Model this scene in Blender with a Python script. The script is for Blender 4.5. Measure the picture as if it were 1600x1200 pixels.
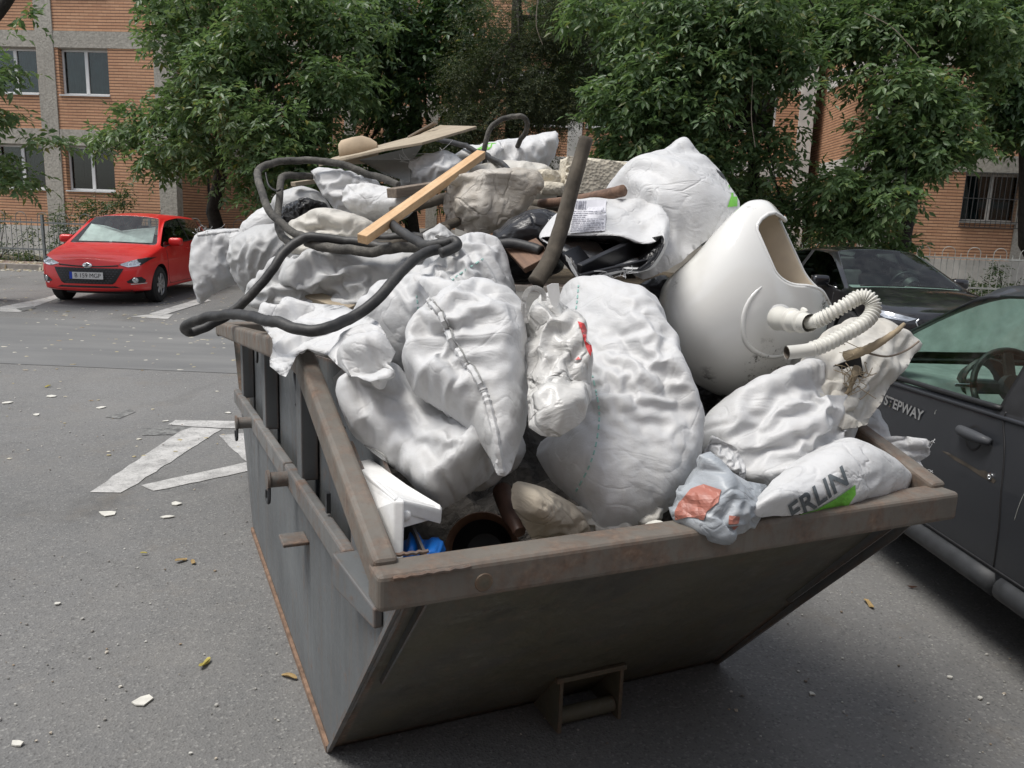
import bpy, bmesh, math, random
import numpy as np
from mathutils import Vector, Matrix, noise
R = math.radians
for o in list(bpy.data.objects): bpy.data.objects.remove(o)
scene = bpy.context.scene
COL = scene.collection
random.seed(7)

# ------------------------------------------------------------------ camera
CAM_H, PITCH, ROLL, FPX = 1.65, .200, .036, 1290.0
_fw = Vector((0, math.cos(PITCH), -math.sin(PITCH)))
_u0 = Vector((0, math.sin(PITCH), math.cos(PITCH)))
_r0 = Vector((1, 0, 0))
_R = _r0*math.cos(ROLL) + _u0*math.sin(ROLL)
_U = _u0*math.cos(ROLL) - _r0*math.sin(ROLL)
cd = bpy.data.cameras.new('camera'); cam = bpy.data.objects.new('camera', cd); COL.objects.link(cam)
cd.sensor_width = 36; cd.lens = 36*FPX/1600; cd.clip_start = .05; cd.clip_end = 500
m = Matrix.Identity(4)
for i in range(3):
    m[i][0] = _R[i]; m[i][1] = _U[i]; m[i][2] = -_fw[i]
m[2][3] = CAM_H
cam.matrix_world = m
scene.camera = cam

# ------------------------------------------------------------------ light
SUN_EL, SUN_AZ = 66.0, -112.0       # azimuth from +Y towards +X, where the light comes from
w = bpy.data.worlds.new('World'); scene.world = w; w.use_nodes = True
nt = w.node_tree; nt.nodes.clear()
sky = nt.nodes.new('ShaderNodeTexSky'); sky.sky_type = 'NISHITA'; sky.sun_disc = False
sky.sun_elevation = R(SUN_EL); sky.sun_rotation = R(SUN_AZ); sky.air_density = 1.0; sky.dust_density = 1.5; sky.ozone_density = 1.0
hs = nt.nodes.new('ShaderNodeHueSaturation'); hs.inputs['Saturation'].default_value = .36
bg = nt.nodes.new('ShaderNodeBackground'); bg.inputs['Strength'].default_value = .085
ow = nt.nodes.new('ShaderNodeOutputWorld')
nt.links.new(sky.outputs[0], hs.inputs['Color']); nt.links.new(hs.outputs[0], bg.inputs[0]); nt.links.new(bg.outputs[0], ow.inputs[0])
sl = bpy.data.lights.new('sun', 'SUN'); sl.energy = 1.5; sl.angle = R(24); sl.color = (1, .965, .91)
so = bpy.data.objects.new('sun', sl); COL.objects.link(so)
_el, _az = R(SUN_EL), R(SUN_AZ)
sdir = Vector((math.sin(_az)*math.cos(_el), math.cos(_az)*math.cos(_el), math.sin(_el)))
so.rotation_euler = (-sdir).to_track_quat('-Z', 'Y').to_euler(); so.location = (0, 0, 40)
vs = scene.view_settings
vs.view_transform = 'Standard'; vs.look = 'None'; vs.gamma = 1; vs.use_curve_mapping = False; vs.exposure = 1.08
scene.cycles.max_bounces = 8; scene.cycles.transparent_max_bounces = 16
scene.cycles.use_denoising = True

# ------------------------------------------------------------------ placing
def ray(x, y):
    return _fw + _R*((x-800)/FPX) + _U*((600-y)/FPX)
def pt(x, y, Y):
    """the point that the photograph's pixel shows, at Y metres ahead of the camera's foot"""
    d = ray(x, y); return Vector((0, 0, CAM_H)) + d*(Y/d.y)
def gp(x, y, z=0.):
    d = ray(x, y); return Vector((0, 0, CAM_H)) + d*((z-CAM_H)/d.z)

# ------------------------------------------------------------------ objects
def empty(name, loc, rz=0.):
    o = bpy.data.objects.new(name, None); COL.objects.link(o); o.location = loc; o.rotation_euler = (0, 0, rz)
    o.empty_display_size = .1; return o
def tag(o, label=None, cat=None, group=None, kind=None):
    if label: o['label'] = label
    if cat: o['category'] = cat
    if group: o['group'] = group
    if kind: o['kind'] = kind
    return o
def thing(name, label, cat, loc=(0, 0, 0), rz=0., group=None):
    return tag(empty(name, loc, rz), label, cat, group)
def new_mesh(name, V, F, mats, smooth=False, mi=None):
    me = bpy.data.meshes.new(name); me.from_pydata([tuple(v) for v in V], [], F)
    for mt in (mats if isinstance(mats, (list, tuple)) else [mats]): me.materials.append(mt)
    if smooth: me.polygons.foreach_set('use_smooth', [True]*len(me.polygons))
    if mi is not None: me.polygons.foreach_set('material_index', mi)
    me.update(); return me
def link(name, me, parent=None, loc=None):
    o = bpy.data.objects.new(name, me); COL.objects.link(o)
    if parent: o.parent = parent
    if loc is not None: o.location = loc
    return o
class MB:
    """collects shapes, then becomes ONE mesh object"""
    def __init__(s): s.V = []; s.F = []
    def add(s, V, F):
        b = len(s.V); s.V += [Vector(v) for v in V]; s.F += [tuple(i+b for i in f) for f in F]; return s
    def box(s, x0, x1, y0, y1, z0, z1):
        return s.add([(x, y, z) for z in (z0, z1) for y in (y0, y1) for x in (x0, x1)],
                     [(0, 2, 3, 1), (4, 5, 7, 6), (0, 1, 5, 4), (2, 6, 7, 3), (0, 4, 6, 2), (1, 3, 7, 5)])
    def beam(s, a, b, wd, ht, up=(0, 0, 1), wd2=None, ht2=None):
        a, b = Vector(a), Vector(b); d = (b-a).normalized(); sd = d.cross(Vector(up))
        if sd.length < 1e-5: sd = d.cross(Vector((1, 0, 0)))
        sd.normalize(); u = sd.cross(d)
        V = []
        for p, w_, h_ in ((a, wd, ht), (b, wd2 or wd, ht2 or ht)):
            V += [p+sd*w_/2*i+u*h_/2*j for i, j in ((-1, -1), (1, -1), (1, 1), (-1, 1))]
        return s.add(V, [(0, 1, 2, 3), (7, 6, 5, 4), (0, 4, 5, 1), (1, 5, 6, 2), (2, 6, 7, 3), (3, 7, 4, 0)])
    def tube(s, path, rad, n=8, cap=True, jit=0.):
        P = [Vector(p) for p in path]; m_ = len(P); V = []; up = None
        for i, p in enumerate(P):
            d = (P[min(i+1, m_-1)]-P[max(i-1, 0)]).normalized()
            if up is None:
                up = d.orthogonal().normalized()
            else:
                up = (up-d*up.dot(d))
                up = up.normalized() if up.length > 1e-6 else d.orthogonal().normalized()
            sd = d.cross(up); r_ = rad(i/(m_-1)) if callable(rad) else (rad[i] if isinstance(rad, (list, tuple)) else rad)
            for k in range(n):
                a = 2*math.pi*k/n; rr = r_*(1+(random.uniform(-jit, jit) if jit else 0))
                V.append(p+(up*math.cos(a)+sd*math.sin(a))*rr)
        F = [(i*n+k, i*n+(k+1) % n, (i+1)*n+(k+1) % n, (i+1)*n+k) for i in range(m_-1) for k in range(n)]
        if cap: F += [tuple(range(n-1, -1, -1)), tuple((m_-1)*n+k for k in range(n))]
        return s.add(V, F)
    def prism(s, pts, z0, z1):
        n = len(pts); V = [(x, y, z0) for x, y in pts]+[(x, y, z1) for x, y in pts]
        return s.add(V, [tuple(range(n-1, -1, -1)), tuple(range(n, 2*n))]+[(i, (i+1) % n, n+(i+1) % n, n+i) for i in range(n)])
    def lathe(s, prof, ax, o, n=24):
        """prof: (along, radius) pairs round axis ax from o"""
        ax = Vector(ax).normalized(); u = ax.orthogonal().normalized(); v = ax.cross(u); o = Vector(o); m_ = len(prof)
        V = [o+ax*a+(u*math.cos(2*math.pi*k/n)+v*math.sin(2*math.pi*k/n))*r_ for a, r_ in prof for k in range(n)]
        return s.add(V, [(i*n+k, i*n+(k+1) % n, (i+1)*n+(k+1) % n, (i+1)*n+k) for i in range(m_-1) for k in range(n)])
    def build(s, name, mat, parent=None, loc=None, smooth=False, bevel=0., seg=2, off=None):
        if off is None: off = Vector(loc) if loc is not None else Vector()
        me = new_mesh(name, [v-off for v in s.V], s.F, mat)
        bm = bmesh.new(); bm.from_mesh(me); bmesh.ops.recalc_face_normals(bm, faces=bm.faces)
        if bevel > 0:
            bmesh.ops.bevel(bm, geom=[e for e in bm.edges if len(e.link_faces) == 2 and e.calc_face_angle(0) > .5],
                            offset=bevel, segments=seg, profile=.5, affect='EDGES', clamp_overlap=True)
        bm.to_mesh(me); bm.free()
        if smooth:
            me.polygons.foreach_set('use_smooth', [True]*len(me.polygons))
            if smooth != 2: me.set_sharp_from_angle(angle=R(40))
        return link(name, me, parent, loc)
def catmull(P, n=8, closed=False):
    P = [Vector(p) for p in P]; m_ = len(P); out = []
    rng = range(m_ if closed else m_-1)
    for i in rng:
        if closed: a, b, c, d = P[i-1], P[i], P[(i+1) % m_], P[(i+2) % m_]
        else: a, b, c, d = P[max(i-1, 0)], P[i], P[i+1], P[min(i+2, m_-1)]
        for k in range(n):
            t = k/n
            out.append(.5*((2*b)+(c-a)*t+(2*a-5*b+4*c-d)*t*t+(3*b-a-3*c+d)*t**3))
    if not closed: out.append(P[-1])
    return out
def copy_tree(o, parent=None):
    c = o.copy(); COL.objects.link(c); c.parent = parent
    for ch in list(o.children): copy_tree(ch, c)
    return c
def plate(pts3, t, nrm):
    n_ = len(pts3); nrm = Vector(nrm)*t
    return [Vector(p) for p in pts3]+[Vector(p)+nrm for p in pts3], [tuple(range(n_)), tuple(range(2*n_-1, n_-1, -1))]+[(i, n_+i, n_+(i+1) % n_, (i+1) % n_) for i in range(n_)]

# ------------------------------------------------------------------ materials
class Mat:
    def __init__(s, name):
        s.m = bpy.data.materials.new(name); s.m.use_nodes = True; s.t = s.m.node_tree; s.t.nodes.clear()
        s.o = s.n('ShaderNodeOutputMaterial'); s.b = s.n('ShaderNodeBsdfPrincipled'); s.l(s.b, s.o.inputs[0])
        s._co = None
    def n(s, ty, **kw):
        nd = s.t.nodes.new(ty)
        for k, v in kw.items(): setattr(nd, k, v)
        return nd
    def l(s, a, b):
        s.t.links.new(a.outputs[0] if hasattr(a, 'outputs') else a, b)
    def co(s, scale=(1, 1, 1), rot=(0, 0, 0)):
        if s._co is None: s._co = s.n('ShaderNodeTexCoord')
        mp = s.n('ShaderNodeMapping'); s.l(s._co.outputs['Object'], mp.inputs[0])
        mp.inputs['Scale'].default_value = scale; mp.inputs['Rotation'].default_value = rot
        return mp
    def set(s, col=None, rough=None, **kw):
        if col is not None: s.b.inputs['Base Color'].default_value = (*col, 1)
        if rough is not None: s.b.inputs['Roughness'].default_value = rough
        for k, v in kw.items(): s.b.inputs[k.replace('_', ' ')].default_value = v
        return s
    def noise(s, scale, detail=4, co=None, rough=.55, dist=0.):
        nd = s.n('ShaderNodeTexNoise'); nd.inputs['Scale'].default_value = scale; nd.inputs['Detail'].default_value = detail
        nd.inputs['Roughness'].default_value = rough; nd.inputs['Distortion'].default_value = dist
        s.l(co or s.co(), nd.inputs['Vector']); return nd.outputs['Fac']
    def voro(s, scale, feature='F1', co=None, out='Distance'):
        nd = s.n('ShaderNodeTexVoronoi', feature=feature); nd.inputs['Scale'].default_value = scale
        s.l(co or s.co(), nd.inputs['Vector']); return nd.outputs[out]
    def ramp(s, fac, stops, const=False):
        nd = s.n('ShaderNodeValToRGB'); s.l(fac, nd.inputs[0]); e = nd.color_ramp.elements
        if const: nd.color_ramp.interpolation = 'CONSTANT'
        while len(e) < len(stops): e.new(.5)
        for i, (p, c) in enumerate(stops):
            e[i].position = p; e[i].color = (*c, 1) if isinstance(c, tuple) else (c, c, c, 1)
        return nd.outputs[0]
    def mix(s, fac, a, b, mode='MIX'):
        nd = s.n('ShaderNodeMix', data_type='RGBA', blend_type=mode)
        for v, i in ((fac, nd.inputs[0]), (a, nd.inputs[6]), (b, nd.inputs[7])):
            if isinstance(v, (int, float)): i.default_value = v if i.type == 'VALUE' else (v, v, v, 1)
            elif isinstance(v, tuple): i.default_value = (*v, 1)
            else: s.l(v, i)
        return nd.outputs[2]
    def math(s, op, a, b=0.):
        nd = s.n('ShaderNodeMath', operation=op)
        for v, i in ((a, nd.inputs[0]), (b, nd.inputs[1])):
            if isinstance(v, (int, float)): i.default_value = v
            else: s.l(v, i)
        return nd.outputs[0]
    def col(s, c): s.l(c, s.b.inputs['Base Color']); return s
    def rough(s, c): s.l(c, s.b.inputs['Roughness']); return s
    def bump(s, h, strength=.3, dist=.01, prev=None):
        nd = s.n('ShaderNodeBump'); nd.inputs['Strength'].default_value = strength; nd.inputs['Distance'].default_value = dist
        s.l(h, nd.inputs['Height'])
        if prev: s.l(prev, nd.inputs['Normal'])
        s.l(nd.outputs[0], s.b.inputs['Normal']); return nd.outputs[0]
M = {}
def flat(name, col, rough=.5, var=.12, sc=30., **kw):
    """plain finish with some uneven tone"""
    a = Mat(name).set(col, rough, **kw)
    f = a.noise(sc, 4)
    a.col(a.ramp(f, [(.3, tuple(c*(1-var) for c in col)), (.7, tuple(min(1, c*(1+var)) for c in col))]))
    M[name] = a.m; return a

# asphalt
a = Mat('asphalt').set(rough=.9)
big = a.noise(.35, 5); fine = a.noise(140, 3); mid = a.noise(5, 5)
base = a.ramp(big, [(.35, (.125, .125, .123)), (.65, (.185, .183, .179))])
base = a.mix(a.ramp(mid, [(.35, 0.), (.75, .55)]), base, (.17, .166, .158))
vor = a.voro(120, out='Color'); sp = a.n('ShaderNodeSeparateColor'); a.l(vor, sp.inputs[0])
base = a.mix(a.ramp(sp.outputs[0], [(.82, 0.), (.98, .42)]), base, (.34, .335, .315))
base = a.mix(a.ramp(sp.outputs[1], [(.0, .45), (.24, 0.)]), base, (.045, .045, .045))
dust = a.noise(1.3, 6, rough=.7)
base = a.mix(a.ramp(dust, [(.5, 0.), (.72, .45)]), base, (.21, .203, .19))
st = a.noise(1.1, 4, co=a.co((1, .6, 1)), dist=.8)
base = a.mix(a.ramp(st, [(.56, 0.), (.72, .5)]), base, (.085, .083, .078))
oil = a.noise(.75, 6, rough=.7, dist=.5); base = a.mix(a.ramp(oil, [(.58, 0.), (.70, .55)]), base, (.075, .072, .068))
brn = a.noise(1.9, 6, rough=.75); base = a.mix(a.ramp(brn, [(.56, 0.), (.74, .4)]), base, (.19, .165, .135))
a.col(base)
d = a.voro(120); b1 = a.bump(d, .55, .004); b1 = a.bump(fine, .35, .003, b1); a.bump(a.noise(28, 4), .25, .01, b1)
M['asphalt'] = a.m
a = Mat('asphalt_smooth').set(rough=.85)
f1 = a.noise(1.1, 6, co=a.co((.5, 2.2, 1))); f2 = a.noise(90, 3)
a.col(a.mix(a.ramp(f2, [(.4, 0.), (.75, .35)]), a.ramp(f1, [(.3, (.12, .122, .123)), (.7, (.18, .18, .176))]), (.2, .2, .195)))
a.bump(f2, .35, .003); M['asphalt_smooth'] = a.m
# road paint, worn
a = Mat('road_paint').set(rough=.75)
f1 = a.noise(5, 7, rough=.8); f2 = a.noise(120, 3)
wear = a.math('ADD', a.ramp(f1, [(.42, .12), (.66, .75)]), a.ramp(f2, [(.5, 0.), (.75, .5)]))
a.col(a.mix(wear, (.56, .55, .53), (.16, .158, .153))); a.bump(f2, .4, .003); M['road_paint'] = a.m
a = Mat('road_paint_faded').set(rough=.85)
f1 = a.noise(14, 6, rough=.8)
a.col(a.ramp(f1, [(.4, (.085, .085, .083)), (.72, (.3, .3, .285))])); M['road_paint_faded'] = a.m
a = flat('soil', (.075, .06, .04), .95, .5, 6); a.bump(a.noise(20, 6), .8, .03)
a = flat('pavement', (.2, .15, .125), .9, .25, 3); a.bump(a.noise(60, 3), .4, .004)
flat('kerb', (.3, .27, .24), .9, .25, 5)
# brick: object space, walls lie along x / z
def brick_mat(name, c1, c2, mortar, axis='x'):
    a = Mat(name).set(rough=.85)
    tc = a.n('ShaderNodeTexCoord'); sx = a.n('ShaderNodeSeparateXYZ'); a.l(tc.outputs['Object'], sx.inputs[0])
    cb = a.n('ShaderNodeCombineXYZ'); a.l(sx.outputs[0 if axis == 'x' else 1], cb.inputs[0]); a.l(sx.outputs[2], cb.inputs[1])
    br = a.n('ShaderNodeTexBrick'); a.l(cb.outputs[0], br.inputs['Vector'])
    br.inputs['Scale'].default_value = 1; br.inputs['Brick Width'].default_value = .25; br.inputs['Row Height'].default_value = .077
    br.inputs['Mortar Size'].default_value = .006; br.inputs['Mortar Smooth'].default_value = .3; br.inputs['Bias'].default_value = -.1
    br.inputs['Color1'].default_value = (*c1, 1); br.inputs['Color2'].default_value = (*c2, 1); br.inputs['Mortar'].default_value = (*[x*.75 for x in c2], 1)
    bed = a.math('FRACT', a.math('DIVIDE', sx.outputs[2], .077))          # deep raked bed joints
    bj = a.ramp(bed, [(0., 1.), (.10, 1.), (.20, 0.), (.86, 0.), (.94, 1.)])
    n1 = a.noise(1.3, 5); n2 = a.noise(14, 4)
    c = a.mix(a.ramp(n1, [(.4, 0.), (.75, .45)]), br.outputs['Color'], tuple(x*.72 for x in c2))
    c = a.mix(a.ramp(n2, [(.5, 0.), (.85, .3)]), c, tuple(x*.5 for x in c2))
    c = a.mix(a.math('MULTIPLY', bj, .85), c, mortar)
    a.col(c); a.bump(a.math('SUBTRACT', 1., bj), .9, .02); M[name] = a.m
brick_mat('brick', (.64, .365, .215), (.55, .29, .165), (.19, .11, .08))
brick_mat('brick_side', (.60, .34, .20), (.5, .265, .15), (.17, .1, .07), 'y')
a = Mat('concrete').set(rough=.9)
n1 = a.noise(.9, 6); n2 = a.noise(18, 5); n3 = a.noise(3, 5, co=a.co((3, 3, .35)))
c = a.ramp(n1, [(.3, (.37, .345, .30)), (.7, (.48, .45, .39))]); c = a.mix(a.ramp(n2, [(.35, .5), (.6, 0.)]), c, (.2, .185, .16))
c = a.mix(a.ramp(n3, [(.55, 0.), (.78, .55)]), c, (.17, .155, .13))
a.col(c); a.bump(n2, .7, .02); M['concrete'] = a.m
a = flat('plaster_plinth', (.52, .5, .46), .9, .2, 2.5); a.bump(a.noise(22, 4), .4, .01)
flat('render_white', (.6, .59, .56), .9, .15, 2)
flat('window_frame', (.66, .66, .65), .4, .06, 5)
flat('window_frame_old', (.42, .40, .37), .6, .2, 8)
flat('sill', (.34, .33, .31), .7, .2, 8)
a = flat('curtain', (.17, .23, .25), .9, .3, 3); a.bump(a.noise(8, 2, co=a.co((6, 6, .15))), .8, .05)
a = flat('curtain_teal', (.13, .27, .29), .9, .35, 3); a.bump(a.noise(8, 2, co=a.co((6, 6, .15))), .8, .05)
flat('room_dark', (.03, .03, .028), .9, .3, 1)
flat('grille_iron', (.06, .06, .06), .6)
flat('fence_paint', (.15, .165, .165), .55, .3, 12)
flat('fence_pale', (.42, .43, .40), .55, .25, 12)
def glass(name, tint, refl=1.45, rough=.02, dirt=0.):
    a = Mat(name); a.t.nodes.remove(a.b)
    tr = a.n('ShaderNodeBsdfTransparent'); tr.inputs[0].default_value = (*tint, 1)
    gl = a.n('ShaderNodeBsdfGlossy'); gl.inputs['Roughness'].default_value = rough; gl.inputs[0].default_value = (.95, .95, .95, 1)
    fr = a.n('ShaderNodeFresnel'); fr.inputs[0].default_value = refl
    mx = a.n('ShaderNodeMixShader'); a.l(fr.outputs[0], mx.inputs[0]); a.l(tr.outputs[0], mx.inputs[1]); a.l(gl.outputs[0], mx.inputs[2])
    src = mx
    if dirt:
        df = a.n('ShaderNodeBsdfDiffuse'); df.inputs[0].default_value = (.4, .4, .38, 1)
        m2 = a.n('ShaderNodeMixShader'); a.l(a.ramp(a.noise(7, 6), [(.4, 0.), (.9, dirt)]), m2.inputs[0]); a.l(mx.outputs[0], m2.inputs[1]); a.l(df.outputs[0], m2.inputs[2]); src = m2
    a.l(src.outputs[0], a.o.inputs[0]); M[name] = a.m
glass('glass_house', (.55, .6, .6), 1.5)
glass('glass_car', (.76, .90, .84), 1.36, dirt=.05)
glass('glass_screen', (.7, .76, .74), 1.6, dirt=.12)
glass('glass_dark', (.10, .11, .11), 1.35)
glass('glass_lamp', (.85, .88, .9), 1.5)
glass('film', (.9, .9, .88), 1.35, .2, dirt=.5)
# foliage
def leaf_mat(name, dark, mid, light, trans=.35, rough=.42):
    a = Mat(name).set(rough=rough)
    g = a.n('ShaderNodeNewGeometry')
    c = a.ramp(g.outputs['Random Per Island'], [(0., dark), (.55, mid), (.93, light), (1., (.22, .19, .03))])
    bn = a.noise(.8, 3); c = a.mix(a.ramp(bn, [(.35, .45), (.6, 0.)]), c, dark)
    a.col(c)
    tl = a.n('ShaderNodeBsdfTranslucent'); a.l(a.mix(.5, c, (.12, .2, .03)), tl.inputs[0])
    mx = a.n('ShaderNodeMixShader'); mx.inputs[0].default_value = trans
    a.l(a.b, mx.inputs[1]); a.l(tl.outputs[0], mx.inputs[2]); a.l(mx.outputs[0], a.o.inputs[0]); M[name] = a.m
leaf_mat('leaf_maple', (.09, .155, .065), (.155, .245, .105), (.235, .32, .135), trans=.5, rough=.38)
leaf_mat('leaf_ash', (.08, .14, .062), (.14, .225, .10), (.21, .29, .125), trans=.5, rough=.38)
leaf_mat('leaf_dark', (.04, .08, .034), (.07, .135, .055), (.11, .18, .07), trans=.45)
leaf_mat('leaf_juniper', (.032, .044, .022), (.058, .074, .034), (.1, .112, .052), trans=.2, rough=.7)
leaf_mat('leaf_shrub', (.02, .05, .018), (.04, .09, .03), (.10, .13, .035))
a = flat('bark', (.06, .05, .04), .95, .45, 12); a.bump(a.noise(25, 4, co=a.co((1, 1, .25))), .9, .03)
a = flat('bark_dark', (.028, .024, .02), .95, .4, 12); a.bump(a.noise(25, 4, co=a.co((1, 1, .25))), .9, .03)
a = Mat('leaf_litter').set(rough=.8); g = a.n('ShaderNodeNewGeometry')
a.col(a.ramp(g.outputs['Random Per Island'], [(0., (.34, .28, .14)), (.35, (.5, .46, .36)), (.6, (.52, .5, .44)), (.8, (.26, .19, .11)), (1., (.42, .4, .26))])); M['leaf_litter'] = a.m
a = Mat('crumbs').set(rough=.9); g = a.n('ShaderNodeNewGeometry')
a.col(a.ramp(g.outputs['Random Per Island'], [(0., (.55, .54, .5)), (.4, (.3, .29, .27)), (.7, (.15, .14, .13)), (.85, (.33, .25, .17)), (1., (.6, .58, .52))])); M['crumbs'] = a.m
a = flat('plaster_chip', (.6, .585, .53), .9, .12, 40); a.bump(a.noise(80, 3), .3, .003)
a = flat('grass', (.07, .10, .03), .9, .4, 6)

# skip steel: grey paint, rust along edges and in streaks
def steel(name, grey, rust_lo, rust_hi, shine=.5, olive=0.):
    a = Mat(name).set(rough=.6)
    n1 = a.noise(2.2, 6); n2 = a.noise(11, 6, rough=.7); st = a.noise(4.5, 5, co=a.co((4, 4, .22))); fine = a.noise(60, 4)
    c = a.ramp(n1, [(.3, tuple(g*.72 for g in grey)), (.7, tuple(g*1.2 for g in grey))])
    if olive: c = a.mix(a.ramp(a.noise(1.7, 6, rough=.7, dist=.5), [(.42, 0.), (.6, olive)]), c, (.10, .092, .055)); c = a.mix(a.ramp(a.noise(2.6, 7, co=a.co((1, 1, 1), (0, 0, .8)), rough=.8), [(.55, 0.), (.66, .7)]), c, (.035, .033, .028)); c = a.mix(a.ramp(a.noise(6, 8, co=a.co((1, .5, 1.6), (.3, .2, .4)), rough=.85), [(.56, 0.), (.68, .6)]), c, (.17, .165, .14))
    c = a.mix(a.ramp(st, [(.5, 0.), (.72, .3)]), c, tuple(g*1.35 for g in grey))
    c = a.mix(a.ramp(a.noise(5.2, 5, co=a.co((5, 5, .3), (0, 0, .5))), [(.55, 0.), (.72, .5)]), c, (.13, .095, .07))
    r_ = a.ramp(n2, [(rust_lo, 0.), (rust_hi, 1.)])
    rc = a.ramp(fine, [(.3, (.075, .042, .027)), (.55, (.165, .095, .06)), (.75, (.26, .175, .12))])
    c = a.mix(a.math('MULTIPLY', r_, .72), c, rc)
    bv = a.n('ShaderNodeBevel'); bv.samples = 6; bv.inputs['Radius'].default_value = .022; ge = a.n('ShaderNodeNewGeometry')
    dt = a.n('ShaderNodeVectorMath', operation='DOT_PRODUCT'); a.l(bv.outputs[0], dt.inputs[0]); a.l(ge.outputs['True Normal'], dt.inputs[1])
    edge_ = a.math('MULTIPLY', a.ramp(dt.outputs['Value'], [(.80, 1.), (.97, 0.)]), a.ramp(a.noise(7, 5, rough=.7), [(.36, 0.), (.58, .9)]))
    c = a.mix(edge_, c, rc)
    sc = a.noise(3, 8, co=a.co((9, 9, .8), (.3, .2, .7)), rough=.8); c = a.mix(a.ramp(sc, [(.66, 0.), (.72, .7)]), c, (.045, .045, .045))
    a.col(c); a.rough(a.ramp(n2, [(.3, .45), (.7, .85)])); b_ = a.bump(n2, .25, .006); a.bump(fine, .25, .002, b_); M[name] = a.m
steel('skip_grey', (.12, .128, .132), .58, .74)
steel('skip_end', (.08, .077, .066), .60, .80, olive=.6)
steel('skip_rim', (.15, .135, .115), .45, .68)
steel('skip_rust', (.155, .15, .14), .44, .64)
steel('skip_rail', (.16, .16, .155), .5, .68)
flat('rust_edge', (.19, .12, .08), .9, .4, 30)
# woven plastic sacks
def sack(name, col, dirt=(.42, .40, .36), dlo=.5, dhi=.85, damt=.6, weave=.4, crease_=.27, rough=.5, trans=.2):
    a = Mat(name).set(rough=rough)
    n1 = a.noise(3.2, 6, rough=.7); n2 = a.noise(28, 5)
    c = a.mix(a.ramp(n1, [(dlo, 0.), (dhi, damt)]), col, dirt)
    c = a.mix(a.ramp(n2, [(.5, 0.), (.85, .3)]), c, dirt)
    sm = a.noise(1.6, 7, rough=.8, dist=.6); c = a.mix(a.ramp(sm, [(.58, 0.), (.68, .22)]), c, tuple(d_*.55 for d_ in dirt))
    a.col(c)
    def crease(sc, strch, rot, lo):
        nn = a.noise(sc, 3, co=a.co(strch, rot), rough=.5, dist=.9)
        return a.ramp(a.math('ABSOLUTE', a.math('SUBTRACT', nn, .5)), [(0., 0.), (lo*.6, .85), (.25, 1.)])
    c1 = crease(3.2, (1, 1.4, .6), (.4, .3, .2), .035); c2 = crease(6.5, (.5, 1.6, 1), (.2, 1.1, .7), .05)
    wr = a.noise(13, 5, dist=1.0, rough=.6, co=a.co((.6, 1, 1.4), (.5, .4, 1.2)))
    b0 = a.bump(c1, crease_*.8, .008); b0 = a.bump(c2, crease_*.7, .006, b0); b0 = a.bump(wr, crease_*.55, .016, b0)
    a.bump(a.noise(230, 2), weave, .0015, b0)
    tl = a.n('ShaderNodeBsdfTranslucent'); a.l(c, tl.inputs[0]); mx = a.n('ShaderNodeMixShader'); mx.inputs[0].default_value = trans
    a.l(a.b, mx.inputs[1]); a.l(tl.outputs[0], mx.inputs[2]); a.l(mx.outputs[0], a.o.inputs[0])
    M[name] = a.m
sack('sack_white', (.69, .695, .70), damt=.55, dlo=.48, dhi=.78)
sack('sack_bright', (.72, .725, .73), damt=.3, crease_=.45)
sack('sack_grey', (.60, .605, .605), dirt=(.36, .35, .32))
sack('sack_cream', (.70, .68, .63), dirt=(.45, .40, .31), dlo=.4)
sack('sack_dusty', (.68, .65, .60), dirt=(.38, .33, .26), dlo=.35, dhi=.6, damt=.85, weave=.7, crease_=.8)
sack('shop_bag', (.72, .715, .695), damt=.3, weave=.05, crease_=1.0, rough=.3, trans=.2)
sack('paper_bag', (.50, .44, .35), dirt=(.36, .31, .24), weave=.5, crease_=.8, rough=.9, trans=0)
sack('tarp_grey', (.36, .39, .42), dirt=(.55, .56, .56), dlo=.5, dhi=.7, weave=.1, crease_=.6, rough=.4, trans=.05)
sack('tarp_red', (.42, .16, .12), dirt=(.5, .42, .4), dlo=.55, dhi=.8, weave=.1, crease_=.6, rough=.45, trans=.05)
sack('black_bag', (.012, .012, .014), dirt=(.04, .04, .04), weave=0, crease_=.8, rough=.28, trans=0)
flat('stitch_green', (.32, .54, .49), .8)
flat('stitch_dark', (.30, .30, .29), .8)
flat('print_black', (.03, .033, .036), .5)
flat('print_grey', (.10, .115, .125), .55, .25, 60)
flat('print_green', (.17, .50, .06), .5, .15, 20)
flat('print_red', (.62, .06, .06), .45)
flat('paper_label', (.60, .60, .64), .6, .05)
flat('label_ink', (.22, .22, .26), .6)
a = Mat('porcelain').set((.74, .74, .72), .12, Coat_Weight=.3)
n1 = a.noise(2.1, 6); n2 = a.noise(11, 8, rough=.85); gr = a.noise(3.3, 3)
c = a.mix(a.ramp(n1, [(.42, 0.), (.72, .55)]), (.74, .74, .72), (.56, .54, .47))
spk = a.math('MULTIPLY', a.ramp(n2, [(.53, 0.), (.60, 1.)]), a.ramp(gr, [(.53, 0.), (.60, 1.)]))
c = a.mix(spk, c, (.07, .06, .05)); a.col(c); a.rough(a.ramp(n1, [(.4, .1), (.7, .3)])); M['porcelain'] = a.m
a = flat('porcelain_raw', (.68, .58, .44), .55, .25, 3.5)
a = flat('pvc_white', (.62, .61, .56), .4, .15, 9)
flat('pvc_in', (.12, .10, .08), .8)
a = flat('cable_rubber', (.022, .022, .023), .55, .5, 8); n_ = a.noise(9, 6, rough=.8)
a.col(a.ramp(n_, [(.42, (.018, .018, .019)), (.6, (.045, .044, .042)), (.78, (.13, .12, .105))])); a.bump(a.noise(50, 4), .4, .003)
a = flat('cable_worn', (.1, .095, .085), .8, .5, 8); n_ = a.noise(14, 6, rough=.8)
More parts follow.
